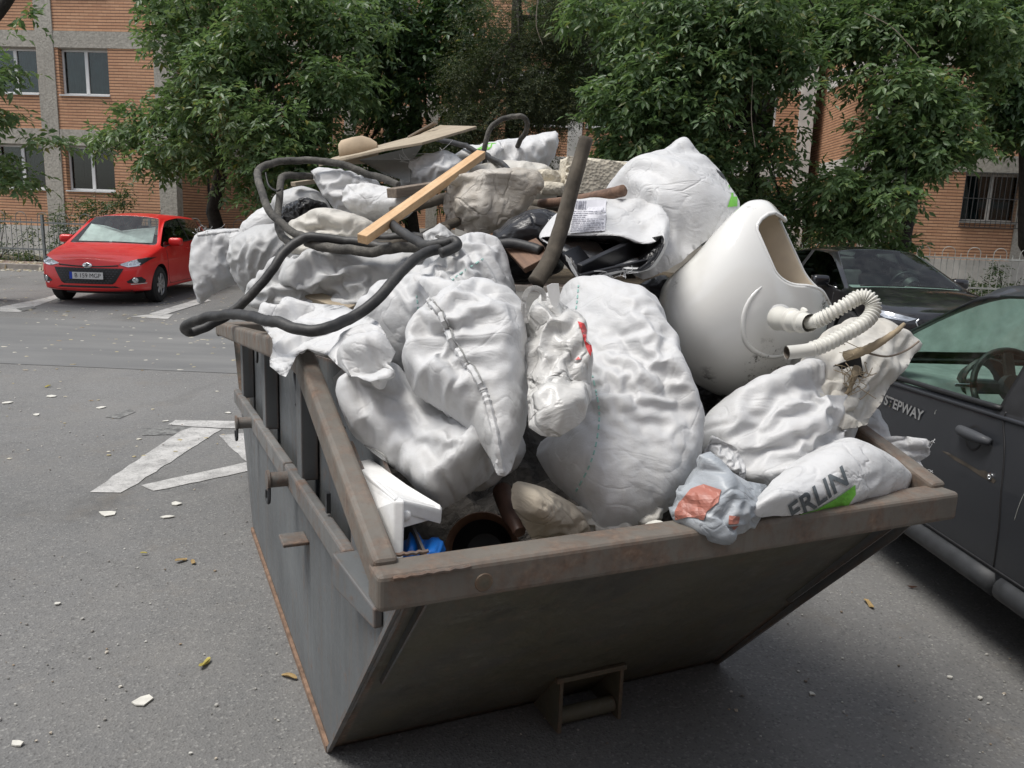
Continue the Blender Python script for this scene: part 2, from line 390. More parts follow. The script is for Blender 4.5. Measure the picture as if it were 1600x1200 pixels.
a.col(a.ramp(n_, [(.35, (.025, .024, .022)), (.55, (.09, .085, .075)), (.75, (.22, .205, .175))])); a.bump(a.noise(60, 5), .7, .004)
def wood(name, c1, c2, sc=1., rough=.7):
    a = Mat(name).set(rough=rough); n1 = a.noise(7*sc, 5, co=a.co((1, 8, 8)), dist=.8); n2 = a.noise(50, 4)
    c = a.ramp(n1, [(.3, c1), (.7, c2)]); a.col(a.mix(a.ramp(n2, [(.5, 0.), (.85, .4)]), c, tuple(x*.6 for x in c1))); a.bump(n1, .35, .004); M[name] = a.m
wood('pine', (.56, .34, .17), (.70, .49, .29))
wood('old_wood', (.14, .11, .085), (.27, .22, .17))
wood('brown_wood', (.10, .058, .04), (.22, .13, .085))
wood('hardboard', (.30, .245, .175), (.42, .355, .26), .4)
a = flat('stick_bark', (.085, .072, .056), .9, .4, 18); a.bump(a.noise(30, 5, co=a.co((1, 1, .3))), .8, .008)
a = flat('pumice', (.60, .55, .45), .95, .15, 20); n_ = a.voro(70); a.bump(n_, .7, .006)
flat('board_grey', (.30, .31, .30), .7, .3, 5)
flat('styrofoam', (.78, .78, .77), .7, .05, 60)
a = flat('copper_pan', (.24, .135, .09), .45, .4, 14, Metallic=.35)
flat('bottle_brown', (.085, .045, .032), .5, .4, 20)
flat('glove_blue', (.01, .16, .58), .35, .2, 20)
flat('black_plastic', (.012, .012, .014), .35, .4, 10)
flat('clay_pot', (.42, .33, .23), .85, .2, 10)
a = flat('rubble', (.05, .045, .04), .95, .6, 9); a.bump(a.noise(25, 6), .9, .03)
flat('wire_black', (.012, .012, .012), .5)
flat('straw', (.31, .25, .17), .9, .3, 20)
flat('plaster_white', (.75, .74, .72), .9, .06)
# cars
def paint(name, col, met=0., rough=.3, coat=1., dust=.15, dcol=(.3, .29, .27)):
    a = Mat(name).set(col, rough, Metallic=met, Coat_Weight=coat, Coat_Roughness=.04)
    f = a.noise(3.5, 6, rough=.7); f2 = a.noise(120, 3)
    a.col(a.mix(a.ramp(f, [(.4, 0.), (.85, dust)]), col, dcol)); a.rough(a.ramp(f, [(.3, rough), (.8, min(1, rough+.25))])); M[name] = a.m
paint('paint_red', (.62, .012, .012), .0, .35, .45, .06, (.45, .1, .08))
paint('paint_black', (.006, .006, .009), .3, .25, 1., .12)
paint('paint_charcoal', (.032, .035, .041), .35, .42, .35, .12, (.12, .12, .122))
paint('trim_grey', (.042, .046, .053), .0, .55, .08, .12)
flat('tyre', (.018, .018, .018), .85, .3, 20)
flat('rim_silver', (.45, .46, .47), .32, .1, 20, Metallic=.8)
flat('chrome', (.75, .76, .77), .12, .05, 20, Metallic=1.)
flat('lamp_reflector', (.5, .52, .54), .2, .3, 12, Metallic=.8)
flat('plastic_black', (.014, .014, .015), .5, .3, 20)
flat('plastic_dark', (.03, .032, .035), .6, .3, 20)
flat('interior', (.05, .052, .054), .8, .3, 10)
flat('interior_dash', (.26, .29, .28), .75, .25, 10)
flat('plate_white', (.62, .62, .61), .4, .04)
flat('plate_ink', (.02, .02, .02), .5)
flat('plate_blue', (.01, .05, .4), .4)
flat('plate_yellow', (.7, .6, .02), .4)
flat('sky_reflection', (.62, .66, .66), .35, .2, 8, Metallic=.3)
flat('amber', (.5, .2, .02), .3)

# ------------------------------------------------------------------ ground
def sheet(name, pts, z, mat, label=None):
    me = new_mesh(name, [(x, y, z) for x, y in pts], [tuple(range(len(pts)))], mat)
    bm = bmesh.new(); bm.from_mesh(me); bmesh.ops.recalc_face_normals(bm, faces=bm.faces)
    if bm.faces[:] and bm.faces[:][0].normal.z < 0: bmesh.ops.reverse_faces(bm, faces=bm.faces)
    bm.to_mesh(me); bm.free()
    return tag(link(name, me), label, kind='structure')
sheet('ground', [(-120, -60), (120, -60), (120, 160), (-120, 160)], 0, M['asphalt'])
# the smoother carriageway that crosses behind the skip
def edge(y0, wob, n=40, seed=0):
    return [(-60+120*i/n, y0 + .035*(-(-60+120*i/n)) + wob*noise.noise(Vector((i*.7, seed, 0)))) for i in range(n+1)]
lo, hi = edge(8.1, .35), edge(11.3, .3, seed=3)
sheet('road', lo+hi[::-1], .004, M['asphalt_smooth'])
# front line of the gardens: kerb, pavement, soil behind the fence
FD = Vector((1, -.085, 0)).normalized()                 # along the fences and facades
FN = Vector((FD.y, -FD.x, 0))                           # towards the camera
def fl(x, back=0.):                                     # a point on the fence line at world x
    o = Vector((-13.2, 20.9, 0)); return o + FD*((x-o.x)/FD.x) - FN*back
mb = MB()
a_, b_ = fl(-60, -.95), fl(60, -.95)
mb.beam(a_+Vector((0, 0, .05)), b_+Vector((0, 0, .05)), .12, .16)
tag(mb.build('kerb', M['kerb'], bevel=.015), kind='structure')
mb = MB(); a_, b_ = fl(-60, -.44), fl(60, -.44)
mb.beam(a_+Vector((0, 0, .045)), b_+Vector((0, 0, .045)), .89, .15)
tag(mb.build('pavement', M['pavement']), kind='structure')
n = 160; V = []; F = []
rows = 14
for j in range(rows+1):
    for i in range(n+1):
        p = fl(-60+120*i/n, .02+18*j/rows)
        V.append((p.x, p.y, .09+.10*noise.noise(p*.9)+.05*noise.noise(p*3)))
F = [(j*(n+1)+i, j*(n+1)+i+1, (j+1)*(n+1)+i+1, (j+1)*(n+1)+i) for j in range(rows) for i in range(n)]
tag(link('garden_soil', new_mesh('garden_soil', V, F, M['soil'], True)), kind='structure')
# painted markings (each its own sheet, with ragged ends)
def marking(px, mat='road_paint', z=.005):
    P = [gp(*q) for q in px]; out = []
    for i, p in enumerate(P):
        q = P[(i+1) % len(P)]; k = max(1, int((q-p).length/.06))
        for j in range(k):
            s_ = p.lerp(q, j/k); out.append((s_.x+.012*noise.noise(s_*9), s_.y+.012*noise.noise(s_*9+Vector((5, 3, 1)))))
    return sheet('road_marking', out, z, M[mat])
marking([(140, 770), (188, 771), (205, 762), (346, 671), (300, 668), (282, 674)], z=.0042)
marking([(275, 657), (400, 659), (400, 670), (346, 669.5), (300, 667), (262, 664)], z=.0042)
marking([(220, 759), (239, 768), (262, 764), (400, 734), (400, 723), (384, 723), (330, 735)], z=.0042)
marking([(342, 681), (400, 675), (400, 721), (385, 721), (362, 702)], z=.0042)
marking([(223, 671), (240, 669), (300, 668), (278, 681), (262, 680), (222, 681)], 'road_paint_faded', .004)
marking([(165, 652), (205, 640), (212, 644), (185, 655)], 'road_paint_faded', .004)
marking([(0, 487), (30, 488), (92, 466), (90, 460), (70, 466), (0, 480)])
marking([(25, 483), (52, 479), (56, 482), (36, 487)], 'road_paint_faded', .009)
marking([(204, 495), (262, 499), (270, 492), (245, 491), (232, 492)])
marking([(233, 491), (252, 494), (330, 470), (315, 466)], z=.009)
marking([(1380, 545), (1405, 545), (1600, 590), (1600, 575)])

# ------------------------------------------------------------------ the skip
TH = R(24.2); SB = Vector((-.525, 2.284, 0))
skip = thing('rubbish_skip', 'heaped grey steel rubbish skip with rusty rim on the asphalt', 'skip', SB, TH)
SM = Matrix.Translation(SB) @ Matrix.Rotation(TH, 4, 'Z')
def sk(u, v, z): return SM @ Vector((u, v, z))
SW = 1.475
def dent_plate(name, mat, c00, c10, c11, c01, nx, ny, t, amp, parent):
    """sheet metal with shallow dents: corners, both sides"""
    c00, c10, c11, c01 = map(Vector, (c00, c10, c11, c01)); nr = (c10-c00).cross(c01-c00).normalized(); V = []
    for s_ in (0, 1):
        for j in range(ny+1):
            for i in range(nx+1):
                a, b = i/nx, j/ny
                p = (c00*(1-a)+c10*a)*(1-b)+(c01*(1-a)+c11*a)*b
                e_ = min(1, 6*min(a, 1-a))*min(1, 6*min(b, 1-b))
                V.append(p+nr*(amp*e_*(noise.noise(p*3.1)+.5*noise.noise(p*8))-t*s_))
    k = (nx+1)*(ny+1)
    F = [(j*(nx+1)+i, j*(nx+1)+i+1, (j+1)*(nx+1)+i+1, (j+1)*(nx+1)+i) for j in range(ny) for i in range(nx)]
    F += [tuple(k+q for q in reversed(f)) for f in F]
    bd = [i for i in range(nx+1)]+[j*(nx+1)+nx for j in range(1, ny+1)]+[ny*(nx+1)+i for i in range(nx-1, -1, -1)]+[j*(nx+1) for j in range(ny-1, 0, -1)]
    F += [(bd[i], k+bd[i], k+bd[(i+1) % len(bd)], bd[(i+1) % len(bd)]) for i in range(len(bd))]
    return link(name, new_mesh(name, V, F, mat, True), parent)
NY, FY, ZT = -.85, 2.78, .90
dent_plate('floor_plate', M['skip_end'], (0, 0, .03), (SW, 0, .03), (SW, 1.93, .03), (0, 1.93, .03), 6, 6, .006, 0, skip)
e1 = dent_plate('end_panel', M['skip_end'], (.004, 0, .012), (SW-.004, 0, .012), (SW-.004, NY+.05, ZT+.03), (.004, NY+.05, ZT+.03), 34, 26, .007, .012, skip)
e1['label'] = 'dark sloping end panel facing the viewer'
dent_plate('end_panel', M['skip_end'], (.004, 1.93, .012), (SW-.004, 1.93, .012), (SW-.004, FY-.05, ZT+.03), (.004, FY-.05, ZT+.03), 20, 16, .007, .012, skip)
PEAK = [(NY, .95), (.02, 1.235), (.2, 1.235), (FY, .95)]
def top_at(v):
    for (a, za), (b, zb) in zip(PEAK, PEAK[1:]):
        if a <= v <= b: return za+(zb-za)*(v-a)/(b-a)
    return .95
def ledge_at(v): return .62 + .075*(2.4-v)/1.0*.72       # the stiffening rail climbs towards the near end
for side in (0, 1):
    x0 = 0. if side == 0 else SW; sg = -1 if side == 0 else 1
    # lower sheet
    V, F = plate([(x0, 0, 0), (x0, 1.93, 0), (x0, FY-.38, ledge_at(2.4)), (x0, -.72, ledge_at(-.72))], .006, (-sg, 0, 0))
    ps = MB().add(V, F).build('side_panel', M['skip_grey'], skip)
    xi = x0-sg*.055
    V, F = plate([(xi, -.40, .45), (xi, 2.3, .45), (xi, FY-.03, .9), (xi, FY-.03, .93), (xi, .2, 1.2), (xi, .02, 1.2), (xi, NY+.06, .93), (xi, NY+.06, .88)], .006, (-sg, 0, 0))
    MB().add(V, F).build('upper_panel', M['skip_grey'], skip)
    # triangle of full-depth sheet at the near corner, and the same at the far one
    V, F = plate([(x0, -.72, ledge_at(-.72)+.0005), (x0, -.30, ledge_at(-.3)+.0), (x0, -.30, top_at(-.3)-.05), (x0, NY+.03, .92)], .006, (-sg, 0, 0))
    MB().add(V, F).build('corner_sheet', M['skip_grey'], skip)
    # stiffening rail: ledge with folded lip
    for (v0, v1) in ((-.34, .62), (.64, 2.42)):
        a, b = Vector((x0+sg*.012, v0, ledge_at(v0))), Vector((x0+sg*.012, v1, ledge_at(v1)))
        MB().beam(a, b, .036, .075).build('stiffening_rail', M['skip_rail'], skip, bevel=.008)
    for v0, v1 in ((-.62, -.36),):
        mbp = MB(); a, b = Vector((x0+sg*.012, v0, ledge_at(v0)-.03)), Vector((x0+sg*.012, v1, ledge_at(v1)))
        mbp.beam(a, b, .02, .05, wd2=.10, ht2=.09).build('rail_end', M['skip_grey'], skip, bevel=.004)
    for v in (.44, 1.33, 2.2):
        mbp = MB(); mbp.box(x0-sg*.05 if side else x0-.006, x0+.006 if side else x0+.05, v-.045, v+.045, ledge_at(v)+.03, top_at(v)-.03)
        mbp.build('post', M['skip_grey'], skip, bevel=.004)
    # rim of box section
    rim = [(NY-.03, .9425), (.01, 1.2275), (.2, 1.2275), (FY+.03, .9425)]
    for i, ((v0, z0), (v1, z1)) in enumerate(zip(rim, rim[1:])):
        mbp = MB(); xr = x0+(-.056 if side == 0 else -.018)
        mbp.beam((xr, v0+(.045 if i == 0 else -.004), z0+(.015 if i == 0 else 0)), (xr, v1+.004, z1), .052, .076)
        o = mbp.build('rim', M['skip_rim'], skip, bevel=.012, seg=3)
        if side == 0: o['label'] = ('steep near length of the left rim', 'short flat crest of the left rim', 'long falling length of the left rim')[i]
    # rust along the bottom seam
    MB().beam((x0+sg*.006, .0, .012), (x0+sg*.006, 1.93, .012), .012, .022).build('bottom_seam', M['rust_edge'], skip)
    MB().beam((x0+sg*.004, .0, .006), (x0+sg*.004, NY+.05, ZT), .014, .012, up=(1, 0, 0)).build('corner_seam', M['skip_grey'], skip)
# near and far top rails
for v, nm in ((NY, 'near'), (FY, 'far')):
    o = MB().box(-.085, SW+.004, v-.04, v+.04, .905, .982).build('rim', M['skip_rim'], skip, bevel=.012, seg=3)
    if nm == 'near': o['label'] = 'wide rusty rim across the near end'; near_rim = o
# plug in the near rim, welds at the corner
MB().lathe([(0, .0), (0, .02), (.003, .018), (.004, .0)], (0, -1, 0), (.13, NY-.0395, .938), 20).build('rim_plug', M['skip_end'], skip, smooth=True)
for p, q in (((-.05, NY+.043, .985), (.04, NY+.039, .984)), ((-.056, NY-.041, .975), (.10, NY-.0425, .977))):
    P = [Vector(p).lerp(Vector(q), i/14)+Vector((0, 0, .0015*math.sin(i*2.4))) for i in range(15)]
    MB().tube(P, lambda t: .0045+.001*math.sin(t*44), 6).build('weld_bead', M['skip_rust'], skip, smooth=True)
# lifting lugs with clips on the left side
for v in (.55, 1.62):
    z = ledge_at(v)+.0; lug = MB().lathe([(0, .027), (.06, .027), (.061, .036), (.07, .036), (.071, .024), (.073, 0)], (-1, 0, 0), (-.03, v, z), 18).build('lifting_lug', M['skip_rust'], skip, smooth=True)
    MB().tube(catmull([(-.095, v-.025, z-.02), (-.098, v-.03, z-.07), (-.098, v+.016, z-.075), (-.098, v+.018, z-.04)], 6), .006, 6).build('lug_clip', M['plastic_dark'], lug, smooth=True)
for v in (.45, 1.5):
    MB().lathe([(0, .034), (.085, .034), (.086, .046), (.1, .046), (.103, 0)], (1, 0, 0), (SW+.05, v, ledge_at(v)), 18).build('lifting_lug', M['skip_rust'], skip, smooth=True)
MB().box(-.085, .0, .30, .40, .565, .578).build('step_bracket', M['skip_rust'], skip, bevel=.004)
MB().box(-.012, .0, -.05, -.03, .80, .86).build('tie_loop', M['plastic_dark'], skip)
# S-shaped tarpaulin hooks
for v, z in ((-.12, .985), (.62, 1.02), (1.75, .98)):
    P = catmull([(.03, v+.03, z+.075), (.022, v+.055, z+.05), (.022, v+.03, z+.015), (.022, v, z-.015), (.022, v+.01, z-.055), (.022, v+.035, z-.06)], 6)
    MB().tube(P, .0055, 6).build('tarp_hook', M['wire_black'], skip, smooth=True)
# tipping bracket on the foot of the near end
tb = MB()
for u in (.70, .925):
    V, F = plate([(u, .0, .01), (u, -.185, .01), (u, -.185, .20), (u, -.16, .20)], .012, (1, 0, 0)); MB().add(V, F).build('bracket_plate', M['skip_end'], skip)
MB().beam((.69, -.175, .196), (.95, -.175, .196), .018, .018).build('bracket_bar', M['skip_end'], skip, bevel=.003)
MB().tube([(.713, -.15, .05), (.92, -.15, .05)], .027, 14).build('bracket_roller', M['skip_end'], skip, smooth=True)
# rubble that fills it up to the sacks
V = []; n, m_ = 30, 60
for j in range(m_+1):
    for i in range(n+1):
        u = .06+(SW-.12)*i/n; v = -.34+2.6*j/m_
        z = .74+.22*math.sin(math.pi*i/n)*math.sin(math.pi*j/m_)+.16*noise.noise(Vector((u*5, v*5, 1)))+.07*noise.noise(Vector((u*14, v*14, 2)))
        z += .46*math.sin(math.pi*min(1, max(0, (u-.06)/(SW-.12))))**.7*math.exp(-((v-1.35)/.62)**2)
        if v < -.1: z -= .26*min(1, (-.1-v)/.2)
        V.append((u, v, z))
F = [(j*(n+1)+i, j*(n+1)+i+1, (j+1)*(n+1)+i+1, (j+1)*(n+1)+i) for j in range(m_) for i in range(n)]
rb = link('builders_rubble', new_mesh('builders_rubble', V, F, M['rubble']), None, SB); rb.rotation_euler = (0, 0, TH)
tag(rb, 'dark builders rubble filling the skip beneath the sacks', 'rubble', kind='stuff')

# ------------------------------------------------------------------ things heaped in the skip
from mathutils.bvhtree import BVHTree
def nz(p): return noise.noise(p)
def ridge(p):
    return 1-abs(noise.noise(p))*2
def tri(x): 
    x = x % 1.0; return abs(x*2-1)
class Bag: pass
from mathutils.geometry import delaunay_2d_cdt
def inside(poly, P):
    """which points lie in the polygon"""
    x, y = P[:, 0], P[:, 1]; r_ = np.zeros(len(P), bool); n = len(poly)
    for i in range(n):
        (xa, ya), (xb, yb) = poly[i], poly[(i+1) % n]
        c = (ya > y) != (yb > y)
        with np.errstate(divide='ignore', invalid='ignore'): r_ ^= c & (x < (xb-xa)*(y-ya)/(yb-ya+1e-12)+xa)
    return r_
def acc(n, idx, vals):
    return np.stack([np.bincount(idx, vals[:, k], n) for k in range(3)], 1)
def vnormals(X, T):
    f = np.cross(X[T[:, 1]]-X[T[:, 0]], X[T[:, 2]]-X[T[:, 0]]); N_ = acc(len(X), T.ravel(), np.repeat(f, 3, 0))
    return N_/(np.linalg.norm(N_, axis=1)[:, None]+1e-12)
def topo(T, n):
    E_ = np.concatenate([T[:, [0, 1]], T[:, [1, 2]], T[:, [2, 0]]]); Es = np.sort(E_, 1); key = Es[:, 0].astype(np.int64)*n+Es[:, 1]
    uk, first = np.unique(key, return_index=True); E = Es[first]; ek = np.searchsorted(uk, key); cnt = np.bincount(ek)
    opp = np.concatenate([T[:, 2], T[:, 0], T[:, 1]]); od = np.argsort(ek, kind='stable'); ek_s, op_s = ek[od], opp[od]
    two = np.where(ek_s[:-1] == ek_s[1:])[0]; Bn = np.stack([op_s[two], op_s[two+1]], 1); Be = ek_s[two]
    bnd = np.zeros(n, bool); bnd[E[cnt == 1].ravel()] = True
    return E, ek, cnt, Bn, Be, bnd
def loop_sub(X, T, extra):
    """one step of Loop subdivision; extra: per-vertex values carried along"""
    n = len(X); E, ek, cnt, Bn, Be, bnd = topo(T, n); m_ = len(E)
    mid = (X[E[:, 0]]+X[E[:, 1]])/2
    inn = np.zeros(m_, bool); inn[Be] = True; op = np.zeros((m_, 2), int); op[Be] = Bn
    em = mid.copy(); em[inn] = .375*(X[E[inn, 0]]+X[E[inn, 1]])+.125*(X[op[inn, 0]]+X[op[inn, 1]])
    val = np.bincount(E.ravel(), minlength=n); sm = acc(n, E[:, 0], X[E[:, 1]])+acc(n, E[:, 1], X[E[:, 0]])
    b = (.625-(.375+.25*np.cos(2*np.pi/np.maximum(val, 3)))**2)/np.maximum(val, 3)
    Xo = X*(1-val*b)[:, None]+sm*b[:, None]; Xo[bnd] = X[bnd]
    nf = len(T); a = n+ek[:nf]; c = n+ek[nf:2*nf]; d = n+ek[2*nf:]
    T2 = np.concatenate([np.stack([T[:, 0], a, d], 1), np.stack([a, T[:, 1], c], 1), np.stack([d, c, T[:, 2]], 1), np.stack([a, c, d], 1)])
    ex_ = [np.concatenate([v, (v[E[:, 0]]+v[E[:, 1]])/2]) for v in extra]
    return np.concatenate([Xo, em]), T2, ex_
def buckle(X0, T, fx, e_ac, e_al, slack, pert, it, bend, at):
    n = len(X0); E, ek, cnt, Bn, Be, bnd = topo(T, n)
    def rest(Ed):
        d = X0[Ed[:, 0]]-X0[Ed[:, 1]]; l = np.linalg.norm(d, axis=1); u = d/(l[:, None]+1e-12); al = (u@fx)**2
        return l*(1+(e_ac*(1-al)+e_al*al)*.5*(slack[Ed[:, 0]]+slack[Ed[:, 1]]))
    rE, rB = rest(E), rest(Bn); N0 = vnormals(X0, T)
    X = X0+N0*pert[:, None]*(~bnd)[:, None]
    aw = np.where(bnd, .35, at)[:, None]
    deg = (np.bincount(E.ravel(), minlength=n)+bend*np.bincount(Bn.ravel(), minlength=n))[:, None]
    for k_ in range(it):
        d = X[E[:, 0]]-X[E[:, 1]]; l = np.linalg.norm(d, axis=1); c = d*(((rE-l)/(l+1e-9)*.5)[:, None])
        dx = acc(n, E[:, 0], c)-acc(n, E[:, 1], c)
        d = X[Bn[:, 0]]-X[Bn[:, 1]]; l = np.linalg.norm(d, axis=1); c = d*(((rB-l)/(l+1e-9)*.5*bend)[:, None])
        dx += acc(n, Bn[:, 0], c)-acc(n, Bn[:, 1], c)
        X = X+1.5*dx/deg
        X += (X0-X)*aw
    return X
def bag(name, label, px, Y, th, mat='sack_white', cat='sack', ky=.0, kx=.0, spine=None, back=.7, p=2.4, q=.52, lump=.035, fold=(20, 7, .016),
        crum=.006, gather=None, seed=0, res=54, nr=22, group=None, parent=None, cell=None, exc=None, it=140, soft=.008, bend=.12, fine=.08, taut=.18, facet=.022, corner=.55):
    """a filled sack: outline at its real distance, blown up like a cushion, then its spare cloth left to buckle into folds"""
    S = 9.7*seed + sum(x+y for x, y in px)*.013
    rg = np.random.default_rng(seed+5)
    n0 = len(px); P2 = [Vector((x, y, 0)) for x, y in px]
    cx = sum(p_.x for p_ in P2)/n0; cy = sum(p_.y for p_ in P2)/n0
    def w3(x, y): return pt(x, y, Y+ky*(cy-y)/100+kx*(x-cx)/100)
    mpp = Y/FPX                                   # metres per pixel there
    Oc = catmull(P2, 10, True)                     # drawn half-way to straight runs, so corners stay
    O = [o_.lerp(P2[i//10].lerp(P2[(i//10+1) % n0], (i % 10)/10), corner) for i, o_ in enumerate(Oc)]
    L = [0.]
    for i in range(len(O)): L.append(L[-1]+(O[(i+1) % len(O)]-O[i]).length)
    if cell is None: cell = min(.019 if Y < 2.8 else .021, L[-1]*mpp/40)
    h = cell/mpp
    N = max(24, int(L[-1]/h)); out = []; k = 0
    for i in range(N):
        s_ = L[-1]*i/N
        while L[k+1] < s_: k += 1
        t = (s_-L[k])/max(1e-9, L[k+1]-L[k]); v = O[k % len(O)].lerp(O[(k+1) % len(O)], t)
        jn = min(.008, crum*.6)/mpp*(noise.noise(Vector((v.x*.05, v.y*.05, S)))+.7*noise.noise(Vector((v.x*.13, v.y*.13, S+4))))
        out.append((v.x+jn, v.y+jn*.6))
    OP = np.array(out)
    x0, y0 = OP.min(0); x1, y1 = OP.max(0)
    gx, gy = np.meshgrid(np.arange(x0, x1, h), np.arange(y0, y1, h*.866)); gx[1::2] += h/2
    Gp = np.stack([gx.ravel(), gy.ravel()], 1)+rg.uniform(-.15, .15, (gx.size, 2))*h
    Gp = Gp[inside(out, Gp)]
    dmin = np.full(len(Gp), 1e9)
    for a in range(N): dmin = np.minimum(dmin, ((Gp-OP[a])**2).sum(1))
    Gp = Gp[dmin > (.6*h)**2]
    vs, _, fs, ov, _, _ = delaunay_2d_cdt([Vector(v) for v in np.concatenate([OP, Gp])], [(i, (i+1) % N) for i in range(N)], [], 1, 1e-4)
    P2d = np.array([(v.x, v.y) for v in vs]); T = np.array([f for f in fs if len(f) == 3]); n = len(P2d)
    E, ek, cnt, Bn, Be, bnd = topo(T, n); val = np.bincount(E.ravel(), minlength=n)
    phi = np.zeros(n)                              # cushion height: Poisson's equation
    for _ in range(400):
        sm = np.bincount(E[:, 0], phi[E[:, 1]], n)+np.bincount(E[:, 1], phi[E[:, 0]], n)
        phi = sm/np.maximum(val, 1)+1.; phi[bnd] = 0
    hh = (phi/phi.max())**q
    base3 = np.array([w3(x, y) for x, y in P2d]); C = np.array(w3(cx, cy))
    ex = Vector(w3(cx+20, cy)-w3(cx-20, cy)); ey = Vector(w3(cx, cy-20)-w3(cx, cy+20)); nv = ex.cross(ey).normalized()
    if nv.dot(Vector(C)-Vector((0, 0, CAM_H))) > 0: nv = -nv
    ex.normalize(); ey = nv.cross(ex); nv_, ex_, ey_ = np.array(nv), np.array(ex), np.array(ey)
    so = Vector((S, S*.37, S*.71))
    lm = np.array([nz(Vector(b-C)*3.1+so)+.55*nz(Vector(b-C)*6.3+so*2) for b in base3])*lump
    if facet:
        dirs = rg.normal(size=(4, 3)); dirs /= np.linalg.norm(dirs, axis=1)[:, None]; fr = rg.uniform(1.9, 4.2, 4)
        wq = np.array([nz(Vector(b-C)*2.4+so*1.1) for b in base3])
        for dk, fk in zip(dirs, fr):
            tt = ((base3-C+nv_*(hh*th)[:, None])@dk*fk+wq*.35+S) % 1.; lm = lm+facet*(np.abs(tt*2-1)-.5)
    X0 = base3+nv_*(hh*th+lm*np.minimum(1, hh*2))[:, None]
    if (vnormals(X0, T)@nv_).mean() < 0: T = T[:, ::-1]
    Tback = T
    # spare cloth: more across the fold direction than along it, unevenly spread
    slack = np.array([max(0., taut+2.0*nz(Vector(b-C)*3.3+so*1.9)) for b in base3])
    if gather:
        gcn = np.array(w3(*gather[0])); slack += 1.6*np.exp(-np.linalg.norm(X0-gcn, axis=1)/gather[2])
    fa = R(fold[0]); fx = ex_*math.cos(fa)+ey_*math.sin(fa); fyv = np.cross(nv_, fx)
    e_ac, e_al = exc if exc else (min(.6, fold[2]*15+crum*3), crum*2 if crum < .0115 else min(.35, crum*10))
    f_ = fold[1]
    pert = np.array([nz(Vector(((b-C)@fx*f_*.16, (b-C)@fyv*f_*1.2, (b-C)@nv_*f_*.5))+so)+.18*nz(Vector(b-C)*13+so) for b in X0])
    X = buckle(X0, T, fx, e_ac, e_al, slack, pert*.016, it, bend, soft)
    hb, lmb, basb = hh, lm, base3
    X, T, (slack,) = loop_sub(X, T, [slack])
    pert = np.array([nz(Vector(((b-C)@fx*5, (b-C)@fyv*24, (b-C)@nv_*10))+so)+.3*nz(Vector(b-C)*31+so) for b in X])
    X = buckle(X, T, fx, fine+crum*2.5, fine*.3+crum*2.5, np.minimum(1.6, slack+.35), pert*.006, 70, bend*.25, .02)
    if Y < 3.8:
        X, T, (slack,) = loop_sub(X, T, [slack])
        pert = np.array([nz(Vector(((b-C)@fx*12, (b-C)@fyv*40, (b-C)@nv_*25))+so) for b in X])
        X = buckle(X, T, fx, fine*.8, fine*.3, np.minimum(1.5, slack+.2), pert*.0025, 30, .0, .04)
    # back half, plainly rounded, meeting the front at the outline
    inner = np.where(~bnd)[0]; nf = len(X); bm_p = np.empty(n, int); bm_p[inner] = nf+np.arange(len(inner)); ob = np.where(bnd)[0]; bm_p[ob] = ob
    XB = basb[inner]-nv_*(hb[inner]*th*back+lmb[inner]*.3)[:, None]
    VX = np.concatenate([X, XB]); FT = np.concatenate([T, bm_p[Tback[:, ::-1]]])
    base = Vector((C[0], C[1], VX[:, 2].min()))
    me = bpy.data.meshes.new(name); me.from_pydata((VX-np.array(base)).tolist(), [], FT.tolist()); me.materials.append(M[mat])
    me.polygons.foreach_set('use_smooth', [True]*len(me.polygons)); me.update()
    if parent: o = link(name, me, parent, base-parent_loc(parent))
    else: o = tag(link(name, me, None, base), label, cat, group)
    B = Bag(); B.o = o; B.base = base; B.V = [Vector(v) for v in X]; B.F = [tuple(t) for t in T.tolist()]; B.bvh = None; B.n = nv
    return B
def parent_loc(o):
    l_ = Vector(o.location)
    while o.parent: o = o.parent; l_ = l_+Vector(o.location)
    return l_
def hit(B, x, y, lift=.002):
    if B.bvh is None: B.bvh = BVHTree.FromPolygons(B.V, B.F)
    o = Vector((0, 0, CAM_H)); d = ray(x, y).normalized()
    loc, nrm, _, _ = B.bvh.ray_cast(o, d)
    if loc is None: return None
    if nrm.dot(d) > 0: nrm = -nrm
    return loc+nrm*lift
def seam(B, px, name, mat, r=.0035, n=9, dash=None, lift=.001, wob=.0):
    """a stitched line that follows the sack's surface"""
    P = [hit(B, q.x, q.y, lift) for q in catmull([(x, y, 0) for x, y in px], n)]
    P = [p_ for p_ in P if p_ is not None]
    mb_ = MB()
    if dash:
        L = 0; seg = []; mb_n = 0
        D = [P[0]]
        for a, b in zip(P, P[1:]):
            k = max(1, int((b-a).length/.006)); D += [a.lerp(b, i/k) for i in range(1, k+1)]
        for i in range(0, len(D)-2, 3): mb_.beam(D[i], D[i+1].lerp(D[i+2], .6), r*1.6, r*1.2, up=B.n)
    else:
        mb_.tube(P, (lambda t: r*(1+wob*math.sin(t*160))) if wob else r, 6)
    ob = mb_.build(name, M[mat], B.o, off=B.base, smooth=not dash)
    if dash: ob['kind'] = 'stuff'
    return ob
def text_mesh(s_, size=1., bold=0.):
    cu = bpy.data.curves.new('t', 'FONT'); cu.body = s_; cu.size = size; cu.align_x = 'CENTER'; cu.align_y = 'CENTER'; cu.offset = bold
    to = bpy.data.objects.new('t', cu); COL.objects.link(to)
    dg = bpy.context.evaluated_depsgraph_get(); me = bpy.data.meshes.new_from_object(to.evaluated_get(dg))
    bpy.data.objects.remove(to); bpy.data.curves.remove(cu); return me
